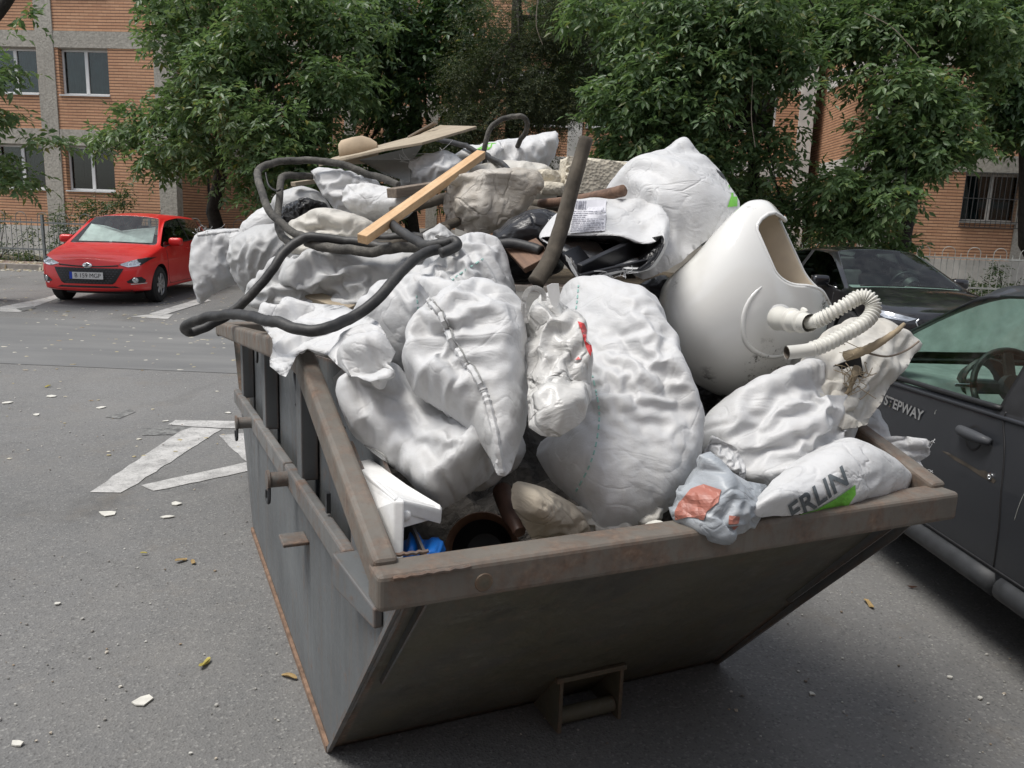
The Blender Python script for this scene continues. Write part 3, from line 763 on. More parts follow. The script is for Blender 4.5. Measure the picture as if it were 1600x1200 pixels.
def drape(B, me, fn, name, mat, lift=.0025, cut=.08):
    """lay a flat mesh over a sack: fn maps its x, y to the spot where it lies"""
    bm = bmesh.new(); bm.from_mesh(me)
    xs = [v.co.x for v in bm.verts]; ys = [v.co.y for v in bm.verts]
    for ax, lo_, hi_ in ((0, min(xs), max(xs)), (1, min(ys), max(ys))):
        t = lo_+cut
        while t < hi_:
            co = Vector(); co[ax] = t; no = Vector(); no[ax] = 1
            bmesh.ops.bisect_plane(bm, geom=bm.verts[:]+bm.edges[:]+bm.faces[:], plane_co=co, plane_no=no); t += cut
    bmesh.ops.triangulate(bm, faces=bm.faces)
    bad = []
    for v in bm.verts:
        h = hit(B, *fn(v.co.x, v.co.y), lift)
        if h is None: bad.append(v)
        else: v.co = h-B.base
    bmesh.ops.delete(bm, geom=bad, context='VERTS')
    m2 = bpy.data.meshes.new(name); bm.to_mesh(m2); bm.free(); m2.materials.clear(); m2.materials.append(M[mat])
    return link(name, m2, B.o)
def poly_mesh(pts):
    me = bpy.data.meshes.new('p'); me.from_pydata([(x, y, 0) for x, y in pts], [], [tuple(range(len(pts)))]); return me

def fray(B, spots, n=9, ln=.035, seed=1):
    """loose threads at a torn edge"""
    rr = random.Random(seed); mb_ = MB()
    for (x, y, Y_) in spots:
        for k in range(n):
            p0 = pt(x+rr.uniform(-6, 6), y+rr.uniform(-3, 3), Y_); d = Vector((rr.gauss(0, 1), rr.gauss(-.5, .6), rr.gauss(.1, .9)))*ln*rr.uniform(.5, 1.2)
            mb_.tube(catmull([p0, p0+d*.5+Vector((rr.gauss(0, 1), 0, rr.gauss(0, 1)))*.008, p0+d], 4), .0009, 4)
    par = B.o if isinstance(B, Bag) else B
    o = mb_.build('frayed_threads', M['sack_bright'], par, off=B.base if isinstance(B, Bag) else Vector(par.location)); o['kind'] = 'stuff'; return o
G_S = 'white woven sacks heaped in the skip'
# --- back of the heap first
b_far = bag('rubble_sack', 'bright white plastic sack at the top back of the heap behind the stick', [(690, 262), (715, 238), (745, 226), (800, 217), (835, 210), (868, 204), (874, 222), (866, 244), (850, 268), (800, 290), (740, 295)],
    4.3, .2, 'sack_bright', ky=-.1, fold=(70, 6, .03), lump=.03, crum=.012, group=G_S, seed=1)
drape(b_far, poly_mesh([(744, 234), (762, 224), (776, 224), (764, 234)]), lambda x, y: (x, y), 'green_print', 'print_green', cut=8)
b_fr = bag('rubble_sack', 'crumpled white sack with torn fringe beside the grey board', [(628, 268), (640, 248), (668, 243), (700, 236), (722, 250), (735, 275), (700, 296), (650, 298), (622, 290)],
    3.75, .14, 'sack_bright', crum=.02, lump=.05, group=G_S, seed=2)
fray(b_fr, [(640, 246, 3.65), (645, 255, 3.62), (690, 240, 3.62)], 4, .04, 3)
bag('rubble_sack', 'low white sack behind the dusty clear sack', [(735, 262), (790, 250), (850, 256), (872, 275), (868, 310), (800, 330), (740, 310)],
    3.9, .16, 'sack_cream', group=G_S, seed=3)
bag('plastic_sheet', 'white plastic rag with a blue print behind the pale block', [(940, 264), (952, 255), (985, 252), (1000, 262), (990, 285), (950, 285)], 4.3, .06, 'sack_bright', 'plastic sheet', crum=.012, seed=4, res=30, nr=12)
bag('rubble_sack', 'white sack under the arched cable at the upper left', [(484, 266), (500, 261), (540, 268), (575, 283), (603, 296), (618, 325), (600, 350), (560, 345), (530, 335), (510, 312), (496, 290)],
    3.6, .15, 'sack_bright', fold=(-35, 7, .028), crum=.014, group=G_S, seed=5)
bag('rubble_sack', 'crumpled white sack beside the end of the old lath', [(533, 300), (545, 288), (575, 285), (605, 292), (640, 300), (650, 325), (635, 342), (600, 345), (560, 338), (538, 322)],
    3.35, .12, 'sack_bright', fold=(10, 8, .03), crum=.018, group=G_S, seed=6)
bag('rubble_sack', 'pale sack behind the black bag on the left of the heap', [(425, 320), (440, 300), (470, 290), (500, 300), (520, 330), (500, 350), (440, 352)], 3.9, .14, 'sack_grey', group=G_S, seed=7)
bag('black_bin_bag', 'glossy black bin bag tucked between white sacks under the cable', [(436, 328), (450, 316), (480, 310), (506, 316), (512, 330), (480, 344), (445, 348)], 3.55, .08, 'black_bag', 'bin bag', crum=.02, seed=8, res=36, nr=14)
bag('rubble_sack', 'white sack drooping behind the cable loop at the far left', [(383, 350), (400, 330), (430, 315), (450, 322), (462, 345), (440, 372), (400, 385), (378, 372)], 4.0, .15, 'sack_bright', group=G_S, seed=9)
bag('rubble_sack', 'pale sack with a folded top right under the black cables', [(440, 372), (455, 345), (490, 330), (530, 328), (570, 340), (605, 362), (600, 388), (540, 392), (480, 396)],
    3.25, .16, 'sack_cream', fold=(-20, 6, .03), lump=.05, group=G_S, seed=10)
b_gl = bag('rubble_sack', 'half empty sack hanging over the far left end of the skip', [(300, 382), (308, 366), (320, 361), (372, 357), (395, 372), (400, 410), (382, 438), (345, 452), (313, 476), (303, 450), (296, 418)],
    3.85, .13, 'sack_white', kx=.1, fold=(80, 5, .03), crum=.013, lump=.06, group=G_S, seed=11)
fray(b_gl, [(312, 364, 3.8), (330, 361, 3.8), (318, 362, 3.8)], 5, .02)
seam(b_gl, [(309, 368), (340, 364), (372, 361)], 'hem_fold', 'sack_white', .006)
bag('rubble_sack', 'flat dusty white sack beside the one hanging over the far left end', [(358, 375), (400, 352), (440, 350), (470, 372), (478, 405), (455, 440), (420, 452), (385, 462), (368, 440), (362, 405)],
    3.55, .16, 'sack_grey', fold=(55, 6, .024), group=G_S, seed=12)
b_f = bag('rubble_sack', 'wide dusty sack lying flat under the tangle of cables', [(378, 470), (405, 435), (440, 412), (520, 396), (610, 388), (690, 385), (720, 398), (700, 440), (640, 470), (590, 492), (520, 492), (470, 482), (420, 490)],
    3.0, .2, 'sack_grey', spine=((450, 450), (650, 425)), fold=(8, 5, .035), lump=.06, crum=.012, group=G_S, seed=13, res=70)
bag('rubble_sack', 'small crushed sack on the left rim behind the long cable bight', [(398, 490), (425, 470), (470, 462), (520, 470), (555, 490), (540, 515), (480, 515), (430, 512)], 2.95, .1, 'sack_white', crum=.02, group=G_S, seed=14)
# --- dusty see-through sack in the middle
b_n = bag('rubble_sack', 'dirty translucent sack of rubble on top of the heap beside the stick', [(700, 292), (722, 272), (760, 264), (812, 262), (845, 268), (850, 288), (832, 318), (806, 345), (775, 362), (748, 372), (722, 360), (696, 350), (692, 318)],
    3.05, .11, 'sack_dusty', fold=(40, 8, .04), crum=.022, lump=.05, bend=.04, taut=.7, facet=.045, corner=.8, group=G_S, seed=15)
bag('rubble_sack', 'grey torn sack end lying on the cables below the dusty sack', [(665, 362), (690, 350), (712, 368), (760, 372), (775, 378), (768, 398), (715, 402), (670, 392)], 2.85, .07, 'sack_grey', crum=.02, group=G_S, seed=16, res=40, nr=14)
# --- middle left
b_e = bag('rubble_sack', 'full white sack with two green stitched lines behind the front pair', [(555, 500), (585, 470), (640, 425), (700, 398), (765, 384), (788, 398), (800, 430), (806, 470), (760, 520), (700, 560), (655, 604), (610, 592), (570, 575), (548, 545)],
    2.55, .2, 'sack_white', ky=.1, spine=((620, 520), (730, 440)), fold=(-55, 6, .022), lump=.05, group=G_S, seed=17, res=64)
seam(b_e, [(706, 438), (730, 420), (756, 404)], 'stitched_line', 'stitch_green', .0024, dash=1)
seam(b_e, [(651, 462), (654, 490), (655, 520), (652, 540)], 'stitched_line', 'stitch_green', .0024, dash=1)
b_dr = bag('rubble_sack', 'empty white sack draped over the crest of the left rim', [(396, 492), (428, 478), (480, 474), (540, 480), (588, 500), (614, 545), (612, 588), (578, 596), (540, 582), (512, 556), (480, 544), (462, 556), (446, 590), (420, 570), (428, 540), (414, 514)],
    2.19, .035, 'sack_bright', ky=.38, kx=-.12, fold=(30, 7, .03), crum=.006, lump=.04, taut=.6, facet=.03, corner=.8, group=G_S, seed=18, q=.6)
bag('rubble_sack', 'crumpled sack edge between the left rim and the lower front sack', [(520, 590), (545, 572), (600, 575), (625, 590), (600, 620), (560, 650), (535, 640)], 2.25, .06, 'sack_grey', crum=.015, group=G_S, seed=19, res=36, nr=12)
# --- front sacks
b_b = bag('rubble_sack', 'plump sack low at the front left beside the white foam tray', [(533, 640), (530, 620), (548, 602), (582, 592), (612, 574), (650, 596), (700, 636), (745, 676), (768, 715), (770, 740), (735, 768), (690, 796), (664, 782), (632, 744), (590, 712), (552, 680)],
    1.98, .14, 'sack_white', ky=.12, spine=((590, 640), (700, 725)), fold=(-42, 6, .028), lump=.03, crum=.006, taut=.4, facet=.028, group=G_S, seed=20, res=66)
seam(b_b, [(538, 668), (560, 690), (590, 704), (604, 716), (606, 735)], 'stitched_line', 'stitch_dark', .0022)
bag('rubble_sack', 'sack end squeezed under the pointed front sack', [(690, 640), (760, 640), (815, 680), (822, 706), (808, 732), (770, 745), (725, 760), (700, 720)], 2.08, .12, 'sack_white', group=G_S, seed=21)
b_a = bag('rubble_sack', 'large pointed sack with a long stitched seam at the front left', [(646, 430), (668, 432), (700, 440), (735, 456), (760, 470), (790, 478), (812, 506), (825, 548), (827, 610), (822, 668), (806, 712), (792, 742), (776, 742), (764, 712), (735, 672), (690, 640), (646, 612), (634, 582), (638, 545), (655, 514), (682, 492), (668, 458)],
    1.98, .16, 'sack_white', ky=.14, spine=((735, 530), (765, 660)), fold=(14, 6, .028), lump=.04, crum=.006, taut=.35, facet=.028, group=G_S, seed=22, res=72, nr=26)
seam(b_a, [(672, 470), (692, 498), (706, 530), (728, 566), (752, 602), (763, 628), (775, 680), (784, 736)], 'sewn_seam', 'sack_white', .0085, lift=.004, wob=.22)
seam(b_a, [(676, 470), (697, 498), (712, 530), (734, 566), (756, 600)], 'seam_thread', 'stitch_dark', .0018, lift=.011)
b_d = bag('rubble_sack', 'tall bulging sack with a green stitched line at the centre front', [(872, 480), (880, 446), (905, 438), (945, 440), (985, 456), (1022, 484), (1046, 522), (1058, 572), (1062, 600), (1082, 636), (1098, 682), (1094, 730), (1070, 768), (1040, 800), (985, 826), (940, 828), (905, 788), (862, 752), (838, 712), (845, 690), (880, 676), (900, 640), (885, 560)],
    2.14, .17, 'sack_white', ky=.13, spine=((950, 520), (975, 720)), fold=(-24, 5, .017), lump=.045, crum=.004, taut=.1, fine=.06, group=G_S, seed=23, res=80, nr=30)
seam(b_d, [(904, 446), (902, 470), (899, 492)], 'stitched_line', 'stitch_green', .0024, dash=1)
seam(b_d, [(926, 588), (935, 630), (936, 660), (930, 700), (918, 735), (900, 768)], 'stitched_line', 'stitch_green', .0024, dash=1)
bag('rubble_sack', 'frayed white sack hem lying on the near rim', [(898, 792), (930, 800), (985, 808), (1010, 800), (1030, 790), (1036, 812), (1020, 832), (1000, 818), (975, 826), (950, 838), (925, 836), (905, 820)],
    1.90, .02, 'sack_cream', crum=.014, lump=.02, fold=(0, 12, .02), group=G_S, seed=24, res=44, nr=14)
b_c = bag('carrier_bag', 'glossy white carrier bag with a red mark and looped handle at the front', [(822, 505), (838, 480), (846, 458), (862, 462), (885, 478), (905, 505), (918, 530), (924, 560), (924, 605), (915, 645), (898, 668), (872, 684), (845, 680), (824, 662), (826, 600), (822, 550)],
    1.90, .065, 'shop_bag', 'carrier bag', ky=.14, spine=((868, 530), (872, 630)), fold=(70, 7, .016), crum=.016, lump=.02, bend=.02, taut=.6, cell=.024, fine=.05, seed=25, res=64, nr=26, q=.6)
drape(b_c, poly_mesh([(903, 503), (912, 506), (920, 526), (924, 548), (922, 558), (914, 538), (908, 520)]), lambda x, y: (x, y), 'red_mark', 'print_red', cut=6)
drape(b_c, poly_mesh([(899, 563), (904, 558), (908, 562)]), lambda x, y: (x, y), 'red_mark', 'print_red', cut=6)
hp = [pt(x, y, 1.93) for x, y in ((822, 505), (818, 478), (822, 458), (834, 450), (848, 456), (850, 470))]
hm = MB()
P = catmull(hp, 8)
for i in range(len(P)-1): hm.beam(P[i], P[i+1], .004, .012)
hm.build('carry_handle', M['shop_bag'], b_c.o, off=b_c.base, smooth=True)
MB().add(*plate([pt(x, y, 1.92) for x, y in ((854, 447), (862, 443), (873, 443), (875, 460), (874, 474), (868, 480), (862, 477), (857, 462))], .004, (0, 1, 0))).build('handle_tab', M['styrofoam'], b_c.o, off=b_c.base)
# --- right of the heap
b_r = bag('rubble_sack', 'sack gathered into long pleats below the toilet', [(1092, 668), (1106, 645), (1140, 618), (1190, 600), (1240, 590), (1285, 596), (1312, 640), (1305, 690), (1280, 730), (1240, 760), (1190, 778), (1150, 770), (1118, 740), (1098, 705)],
    2.28, .16, 'sack_white', ky=.1, kx=.1, fold=(28, 8, .036), gather=((1240, 590), .04, .28, 7), lump=.035, group=G_S, seed=26, res=70, nr=26)
bag('rubble_sack', 'white sack crumpled behind the printed sack on the right rim', [(1300, 690), (1310, 655), (1345, 640), (1372, 638), (1380, 660), (1378, 690), (1350, 715), (1310, 722)], 2.55, .1, 'sack_white', crum=.015, group=G_S, seed=27, res=44, nr=16)
b_u = bag('rubble_sack', 'empty sack mouth with frayed edge over the right rim', [(1318, 706), (1345, 684), (1398, 681), (1450, 686), (1454, 706), (1440, 722), (1448, 745), (1428, 760), (1380, 752), (1330, 734)], 2.40, .035, 'sack_bright', q=.8, crum=.010, fold=(10, 7, .03), facet=.03, corner=.9, taut=.5, group=G_S, seed=28)
fray(b_u, [(1450, 690, 2.4), (1450, 706, 2.4), (1444, 742, 2.4)], 4, .016, 2)
b_t = bag('printed_sack', 'white sack printed with grey letters and a green wedge on the near right rim', [(1168, 796), (1192, 768), (1230, 730), (1275, 698), (1310, 690), (1350, 702), (1395, 718), (1430, 742), (1425, 762), (1400, 786), (1350, 797), (1290, 801), (1235, 805), (1190, 808)],
    2.03, .10, 'sack_bright', kx=.13, ky=.2, facet=.014, taut=.1, spine=((1230, 770), (1370, 755)), fold=(25, 6, .016), lump=.03, crum=.010, seed=29, res=70, nr=24)
tm = text_mesh('ERLIN', 1., .02)
def erl(x, y):
    # baseline rises to the right along the sack
    a = R(33); s_ = 47; cx_, cy_ = 1278, 774
    return cx_+(x*math.cos(a)*.86-y*-math.sin(a)*-.55)*s_, cy_-(x*math.sin(a)*.95+y*math.cos(a)*1.0)*s_
drape(b_t, tm, erl, 'printed_letters', 'print_grey', .003, .1)
drape(b_t, poly_mesh([(1248, 803), (1275, 795), (1305, 778), (1335, 757), (1336, 772), (1325, 788), (1302, 798), (1275, 802)]), lambda x, y: (x, y), 'green_wedge', 'print_green', .0032, 8)
# sack with its mouth open to the sky, holding roots and straw
b_s = bag('open_sack', 'wide open white sack of roots leaning towards the dark grey car', [(1262, 604), (1245, 578), (1262, 545), (1300, 510), (1345, 494), (1385, 498), (1420, 520), (1441, 535), (1432, 552), (1400, 592), (1375, 630), (1352, 662), (1318, 668), (1292, 655), (1270, 625)],
    2.42, .03, 'sack_cream', kx=.12, ky=.22, back=2.2, spine=((1310, 600), (1370, 540)), fold=(35, 6, .03), crum=.014, lump=.05, seed=30, res=70, nr=24, q=.7)
fold_s = bag('flap', None, [(1235, 590), (1262, 580), (1300, 566), (1338, 556), (1352, 572), (1330, 585), (1318, 600), (1352, 596), (1358, 606), (1338, 622), (1330, 650), (1350, 664), (1318, 670), (1296, 655), (1280, 625), (1262, 604)],
    2.30, .03, 'sack_cream', kx=.05, ky=.2, fold=(25, 10, .024), crum=.014, lump=.02, seed=31, parent=b_s.o, res=60, nr=18)
# --- tarpaulin
b_w = bag('tarpaulin_scrap', 'crushed grey and red tarpaulin scrap on the near rim', [(1052, 800), (1062, 770), (1085, 745), (1098, 712), (1112, 706), (1140, 735), (1168, 752), (1200, 758), (1208, 790), (1205, 818), (1175, 836), (1148, 838), (1120, 826), (1085, 832), (1056, 820)],
    1.86, .055, 'tarp_grey', 'tarpaulin', kx=.1, q=.7, facet=.04, corner=.85, fold=(-40, 9, .05), crum=.03, lump=.05, bend=.03, taut=.9, cell=.014, seed=32, res=66, nr=26)
drape(b_w, poly_mesh([(1055, 800), (1062, 785), (1080, 765), (1100, 757), (1128, 766), (1122, 785), (1105, 800), (1100, 812), (1075, 808), (1056, 812)]), lambda x, y: (x, y), 'red_patch', 'tarp_red', .003, 6)
drape(b_w, poly_mesh([(1140, 806), (1155, 806), (1152, 822), (1146, 830), (1138, 818)]), lambda x, y: (x, y), 'red_patch', 'tarp_red', .003, 6)
b_w2 = bag('rubble_sack', 'small white sack corner between the tall sack and the tarpaulin', [(1100, 705), (1112, 682), (1130, 690), (1150, 700), (1162, 725), (1160, 752), (1140, 740), (1118, 728)], 2.05, .05, 'sack_white', crum=.015, group=G_S, seed=33, res=36, nr=12)
# --- paper bag
b_p = bag('paper_bag', 'crushed brown paper cement bag behind the near rim', [(798, 765), (802, 750), (818, 754), (850, 762), (880, 778), (900, 790), (916, 815), (914, 838), (890, 850), (860, 852), (838, 852), (818, 820), (800, 790)],
    1.84, .09, 'paper_bag', 'paper bag', kx=.1, fold=(-50, 7, .03), crum=.03, lump=.03, bend=.03, taut=.8, cell=.014, seed=34, res=56, nr=20)
# ------------------------------------------------------------------ hard rubbish on the heap
def tb(name, label, cat, px, rad, mat, n=10, steps=8, group=None, jit=0., parent=None):
    """tube through (x, y, Y) spots"""
    P = catmull([pt(*q) for q in px], steps)
    if cat == 'cable': P = [p_+Vector((noise.noise(p_*9), noise.noise(p_*9+Vector((3, 1, 2))), noise.noise(p_*9+Vector((7, 5, 1)))))*.009+Vector((0, 0, .004*noise.noise(p_*30))) for p_ in P]
    base = Vector((P[0].x, P[0].y, min(p.z for p in P)))
    o = MB().tube(P, rad, n, jit=jit).build(name, M[mat], None, loc=base, smooth=2)
    return tag(o, label, cat, group)
def bm_(name, label, cat, a, b, wd, ht, mat, up=(0, 0, 1), bev=.003, group=None, **kw):
    a, b = pt(*a), pt(*b); L = (b-a).length
    o = MB().beam((0, 0, 0), (L, 0, 0), wd, ht, **kw).build(name, M[mat], bevel=bev)
    d = (b-a).normalized(); u = Vector(up); s_ = d.cross(u).normalized(); u = s_.cross(d)
    mt = Matrix((( d.x, -s_.x, u.x, a.x), (d.y, -s_.y, u.y, a.y), (d.z, -s_.z, u.z, a.z), (0, 0, 0, 1)))
    o.matrix_world = mt
    return tag(o, label, cat, group)
# hardboard sheet with a broken corner, a board below it, a pot on it
P = [pt(*q) for q in ((498, 256, 3.7), (540, 245, 3.6), (600, 232, 3.55), (660, 222, 3.55), (745, 197, 3.75), (700, 196, 4.15), (688, 195, 4.2), (655, 210, 4.3), (590, 228, 4.3), (520, 246, 4.2))]
o = MB().add(*plate(P, .012, (0, 0, -1))).build('hardboard_sheet', M['hardboard'], None, loc=P[0], bevel=.002)
tag(o, 'brown sheet of hardboard lying on the top of the heap', 'board')
P = [pt(*q) for q in ((560, 250, 3.72), (660, 226, 3.66), (645, 250, 3.7), (640, 285, 3.62), (600, 272, 3.62))]
tag(MB().add(*plate(P, .01, (0, 1, 0))).build('grey_board', M['board_grey'], None, loc=P[3]), 'upright grey board under the hardboard sheet', 'board')
a = pt(565, 238, 4.05); o = MB().lathe([(-.01, .0), (-.015, .035), (.0, .052), (.05, .062), (.10, .066), (.14, .05), (.165, .03), (.17, 0)], (1, .1, .12), a-Vector((.09, 0, .0)), 20).build('clay_pot', M['clay_pot'], None, loc=a-Vector((0, 0, .08)), smooth=True)
tag(o, 'cracked brown clay jar lying on the hardboard sheet', 'jar')
bm_('moulding', 'greenish bent wooden strip sticking up behind the hardboard', 'wood strip', (640, 215, 4.2), (681, 192, 4.1), .03, .012, 'old_wood')
# timber
bm_('pine_batten', 'fresh pine batten lying across the cables', 'batten', (566, 374, 2.62), (752, 241, 3.35), .036, .03, 'pine', up=(0, -.5, 1), bev=.002)
bm_('old_lath', 'short grey lath end under the pine batten', 'lath', (612, 302, 3.2), (700, 288, 3.5), .05, .036, 'old_wood')
bm_('old_plank', 'weathered plank wedged under the white sacks by the long cable', 'plank', (474, 458, 2.9), (548, 484, 2.75), .05, .02, 'hardboard', up=(0, -.4, 1))
bm_('old_lath', 'pale lath poking from the left of the cable arch', 'lath', (458, 288, 3.75), (500, 282, 3.9), .03, .02, 'hardboard')
bm_('broken_board', 'brown broken board end deep between sacks under the stick', 'board', (800, 368, 2.75), (842, 412, 2.55), .10, .02, 'brown_wood', up=(0, -1, .4))
tb('round_stick', 'thick dark wooden stake standing upright out of the heap', 'stake', [(837, 442, 2.42), (862, 400, 2.46), (880, 345, 2.5), (895, 290, 2.53), (916, 216, 2.56)], lambda t: .026-.005*t, 'stick_bark', 14, 8, jit=.03)
for i, (q, lb) in enumerate(((((845, 318, 3.1), (905, 312, 2.9), (974, 298, 2.75)), 'thin branch with a blunt end lying towards the open sack'),
                  (((825, 318, 3.2), (880, 322, 3.1), (930, 312, 3.0)), 'knobbly branch lying behind the upright stake'),
                  (((830, 330, 2.9), (870, 340, 2.8), (905, 352, 2.7)), 'lower branch disappearing into the heap behind the stake'))):
    tb('branch', lb, 'branch', q, lambda t, i=i: .02-.004*t if i else .016+.004*t, 'brown_wood' if i == 0 else 'stick_bark', 10, 8, 'branches behind the stake', jit=.05)
for q, lb in ((((700, 308, 3.3), (650, 322, 3.2), (610, 330, 3.15)), 'brown branch under the pine batten'), (((620, 385, 2.85), (660, 372, 2.9), (700, 352, 3.0), (720, 345, 3.1)), 'twisted grey root below the pine batten'),
              (((590, 388, 2.8), (640, 378, 2.85), (700, 358, 2.95)), 'forked root lying beside the twisted grey root')):
    tb('root', lb, 'branch', q, lambda t: .022-.006*t, 'stick_bark', 10, 8, jit=.06)
# pale block and stone scraps behind the stake
def rock(name, label, cat, c, s_, mat, seed=0, amp=.12, rz=0., sub=3, boxy=.6):
    bm = bmesh.new(); bmesh.ops.create_icosphere(bm, subdivisions=sub, radius=1)
    so = Vector((seed*3.1, seed*1.7, seed))
    for v in bm.verts:
        p_ = v.co.copy(); mx_ = max(abs(p_.x), abs(p_.y), abs(p_.z)); p_ = p_.lerp(p_/mx_, boxy)
        p_ *= 1+amp*(noise.noise(p_*1.3+so)+.5*noise.noise(p_*3+so))
        v.co = Vector((p_.x*s_[0], p_.y*s_[1], p_.z*s_[2]))
    me = bpy.data.meshes.new(name); bm.to_mesh(me); bm.free(); me.materials.append(M[mat])
    if boxy < .7: me.polygons.foreach_set('use_smooth', [True]*len(me.polygons)); me.set_sharp_from_angle(angle=R(35))
    o = link(name, me, None, c); o.rotation_euler = (0, 0, rz); return tag(o, label, cat)
c = pt(935, 281, 3.9); o = rock('pumice_block', 'big pale pitted aerated block behind the upright stake', 'block', c, (.175, .12, .085), 'pumice', 1, .02, R(6), 4, .93); o.rotation_euler = (0, R(3), R(6))
c = pt(856, 278, 3.8); rock('stone_chunk', 'small pale stone chunk left of the aerated block', 'stone', c, (.05, .05, .035), 'pumice', 2, .1, .3, 3, .8)
c = pt(862, 295, 3.7); rock('stone_chunk', 'rounded grey stone chunk under the small pale one', 'stone', c, (.055, .05, .03), 'pumice', 3, .1, .1, 3, .5)
# cables
G_C = 'thick black cables on the heap'
tb('cable', 'long black cable swinging in a loop out over the left rim', 'cable', [(770, 384, 2.75), (712, 380, 2.62), (700, 385, 2.5), (655, 400, 2.38), (622, 430, 2.3), (590, 465, 2.23), (555, 492, 2.18), (520, 510, 2.12), (480, 517, 2.10), (430, 505, 2.16), (385, 493, 2.32), (340, 493, 2.5), (305, 502, 2.55), (290, 513, 2.6), (296, 520, 2.66), (315, 517, 2.68), (350, 498, 2.70), (390, 465, 2.72), (430, 415, 2.76), (465, 378, 2.82), (500, 370, 2.82), (545, 378, 2.82), (610, 385, 2.78)],
   .0155, 'cable_rubber', 12, 9, G_C)
tb('cable', 'dusty cable arching over the left of the heap and down to the crossing', 'cable', [(622, 290, 3.35), (590, 278, 3.4), (545, 262, 3.45), (500, 254, 3.5), (450, 250, 3.5), (418, 256, 3.45), (403, 268, 3.38), (406, 292, 3.25), (418, 325, 3.12), (440, 350, 3.02), (465, 365, 2.96), (520, 385, 2.86), (600, 378, 2.84), (680, 372, 2.9)],
   .0145, 'cable_worn', 12, 9, G_C)
tb('cable', 'bent grey cable end standing between the arch and the white sacks', 'cable', [(488, 276, 3.55), (460, 275, 3.5), (442, 277, 3.45), (438, 288, 3.4), (435, 320, 3.3), (434, 345, 3.2), (440, 368, 3.1), (455, 382, 3.0)], .0145, 'cable_worn', 12, 9, G_C)
tb('cable', 'worn cable bundle lying along the front of the flat sack', 'cable', [(478, 378, 2.86), (520, 388, 2.80), (570, 393, 2.76), (620, 388, 2.72), (690, 384, 2.70), (760, 378, 2.72), (842, 388, 2.66)], .017, 'cable_worn', 12, 9, G_C)
tb('cable', 'dark cable strand running from the bundle to the stake', 'cable', [(560, 372, 2.84), (640, 370, 2.84), (710, 380, 2.72), (780, 380, 2.66), (846, 392, 2.58)], .016, 'cable_rubber', 12, 9, G_C)
tb('cable', 'grey cable looped upright at the top of the heap', 'cable', [(700, 300, 3.8), (752, 262, 4.0), (756, 232, 4.0), (763, 208, 4.0), (777, 192, 4.0), (797, 182, 4.0), (815, 182, 4.0), (824, 192, 4.02), (822, 206, 4.05), (812, 220, 4.1), (806, 240, 4.2)], .012, 'cable_worn', 12, 9, G_C)
tb('cable', 'dark cable slanting behind the pine batten top', 'cable', [(680, 218, 4.4), (720, 226, 4.2), (755, 240, 3.95), (785, 258, 3.7), (800, 275, 3.5)], .013, 'cable_rubber', 12, 8, G_C)
tb('hooked_cable', 'stiff grey cable hook with its bend under the pine batten', 'cable', [(612, 352, 2.75), (640, 372, 2.6), (665, 382, 2.5), (695, 380, 2.46), (708, 378, 2.45), (712, 386, 2.43), (690, 396, 2.4)], .015, 'cable_rubber', 12, 8, G_C)
tb('thin_wire', 'thin black wire curling beside the cable arch', 'wire', [(415, 270, 3.4), (420, 290, 3.36), (432, 298, 3.3), (438, 296, 3.28)], .004, 'wire_black', 6)
# toilet on its side
toi = thing('toilet_bowl', 'upturned white ceramic toilet bowl on the right of the heap', 'toilet', pt(1140, 610, 2.7))
tl = Vector(toi.location)
rings = [((1030, 500), (1033, 505), .01, 2.72), ((1029, 470), (1042, 548), .10, 2.71), ((1036, 445), (1066, 582), .16, 2.70), ((1056, 424), (1098, 606), .185, 2.69), ((1086, 398), (1136, 620), .195, 2.68),
         ((1112, 368), (1186, 612), .19, 2.67), ((1134, 344), (1230, 594), .175, 2.66), ((1154, 325), (1258, 572), .155, 2.66), ((1174, 313), (1280, 548), .14, 2.67), ((1202, 315), (1292, 510), .135, 2.68), ((1225, 340), (1298, 480), .13, 2.70)]
NP = 128
def bowl(t, ph, sh=0.):
    x = t*(len(rings)-1); i = min(int(x), len(rings)-2); f = x-i; 
    def g(k):
        k = max(0, min(len(rings)-1, k)); (a, b, c, d) = rings[k]; return np.array([*a, *b, c, d], float)
    a, b, c, d = g(i-1), g(i), g(i+1), g(i+2)
    v = .5*((2*b)+(c-a)*f+(2*a-5*b+4*c-d)*f*f+(3*b-a-3*c+d)*f**3)
    A, B_, dz, Y = v[0:2], v[2:4], max(v[4]-sh, .002), v[5]
    cc, ss = math.cos(ph), math.sin(ph)
    q = (A+B_)/2+(A-B_)/2*cc*(1-sh*1.2)
    return pt(q[0], q[1], Y-dz*ss)
def sst(x, a, b):
    t = max(0., min(1., (x-a)/(b-a))); return t*t*(3-2*t)
def tmax(ph):
    # the near side of the foot is cut back in a hollow curve
    s_ = math.sin(ph); c_ = math.cos(ph)
    if s_ <= 0: return 1.-.09*sst(c_, -.9, -.1)*(1-sst(c_, .7, 1.))
    return 1.-.25*sst(s_, .0, .4)*sst(c_, -.75, .15)*(1-sst(c_, .66, .96))
V = []; F = []; NT = 70
for lay, sh in ((0, 0.), (1, .016)):
    for j in range(NT+1):
        for i in range(NP):
            ph = 2*math.pi*i/NP; t = .004+(tmax(ph)-.004)*j/NT; V.append(bowl(t, ph, sh)-tl)
K = (NT+1)*NP
F1 = [(j*NP+i, j*NP+(i+1) % NP, (j+1)*NP+(i+1) % NP, (j+1)*NP+i) for j in range(NT) for i in range(NP)]
F = list(F1)+[tuple(range(NP))]
F += [tuple(K+q for q in f[::-1]) for f in F1]
F += [(NT*NP+i, NT*NP+(i+1) % NP, K+NT*NP+(i+1) % NP, K+NT*NP+i) for i in range(NP)]
mi = [0]*(len(F1)+1)+[1]*len(F1)+[0]*NP
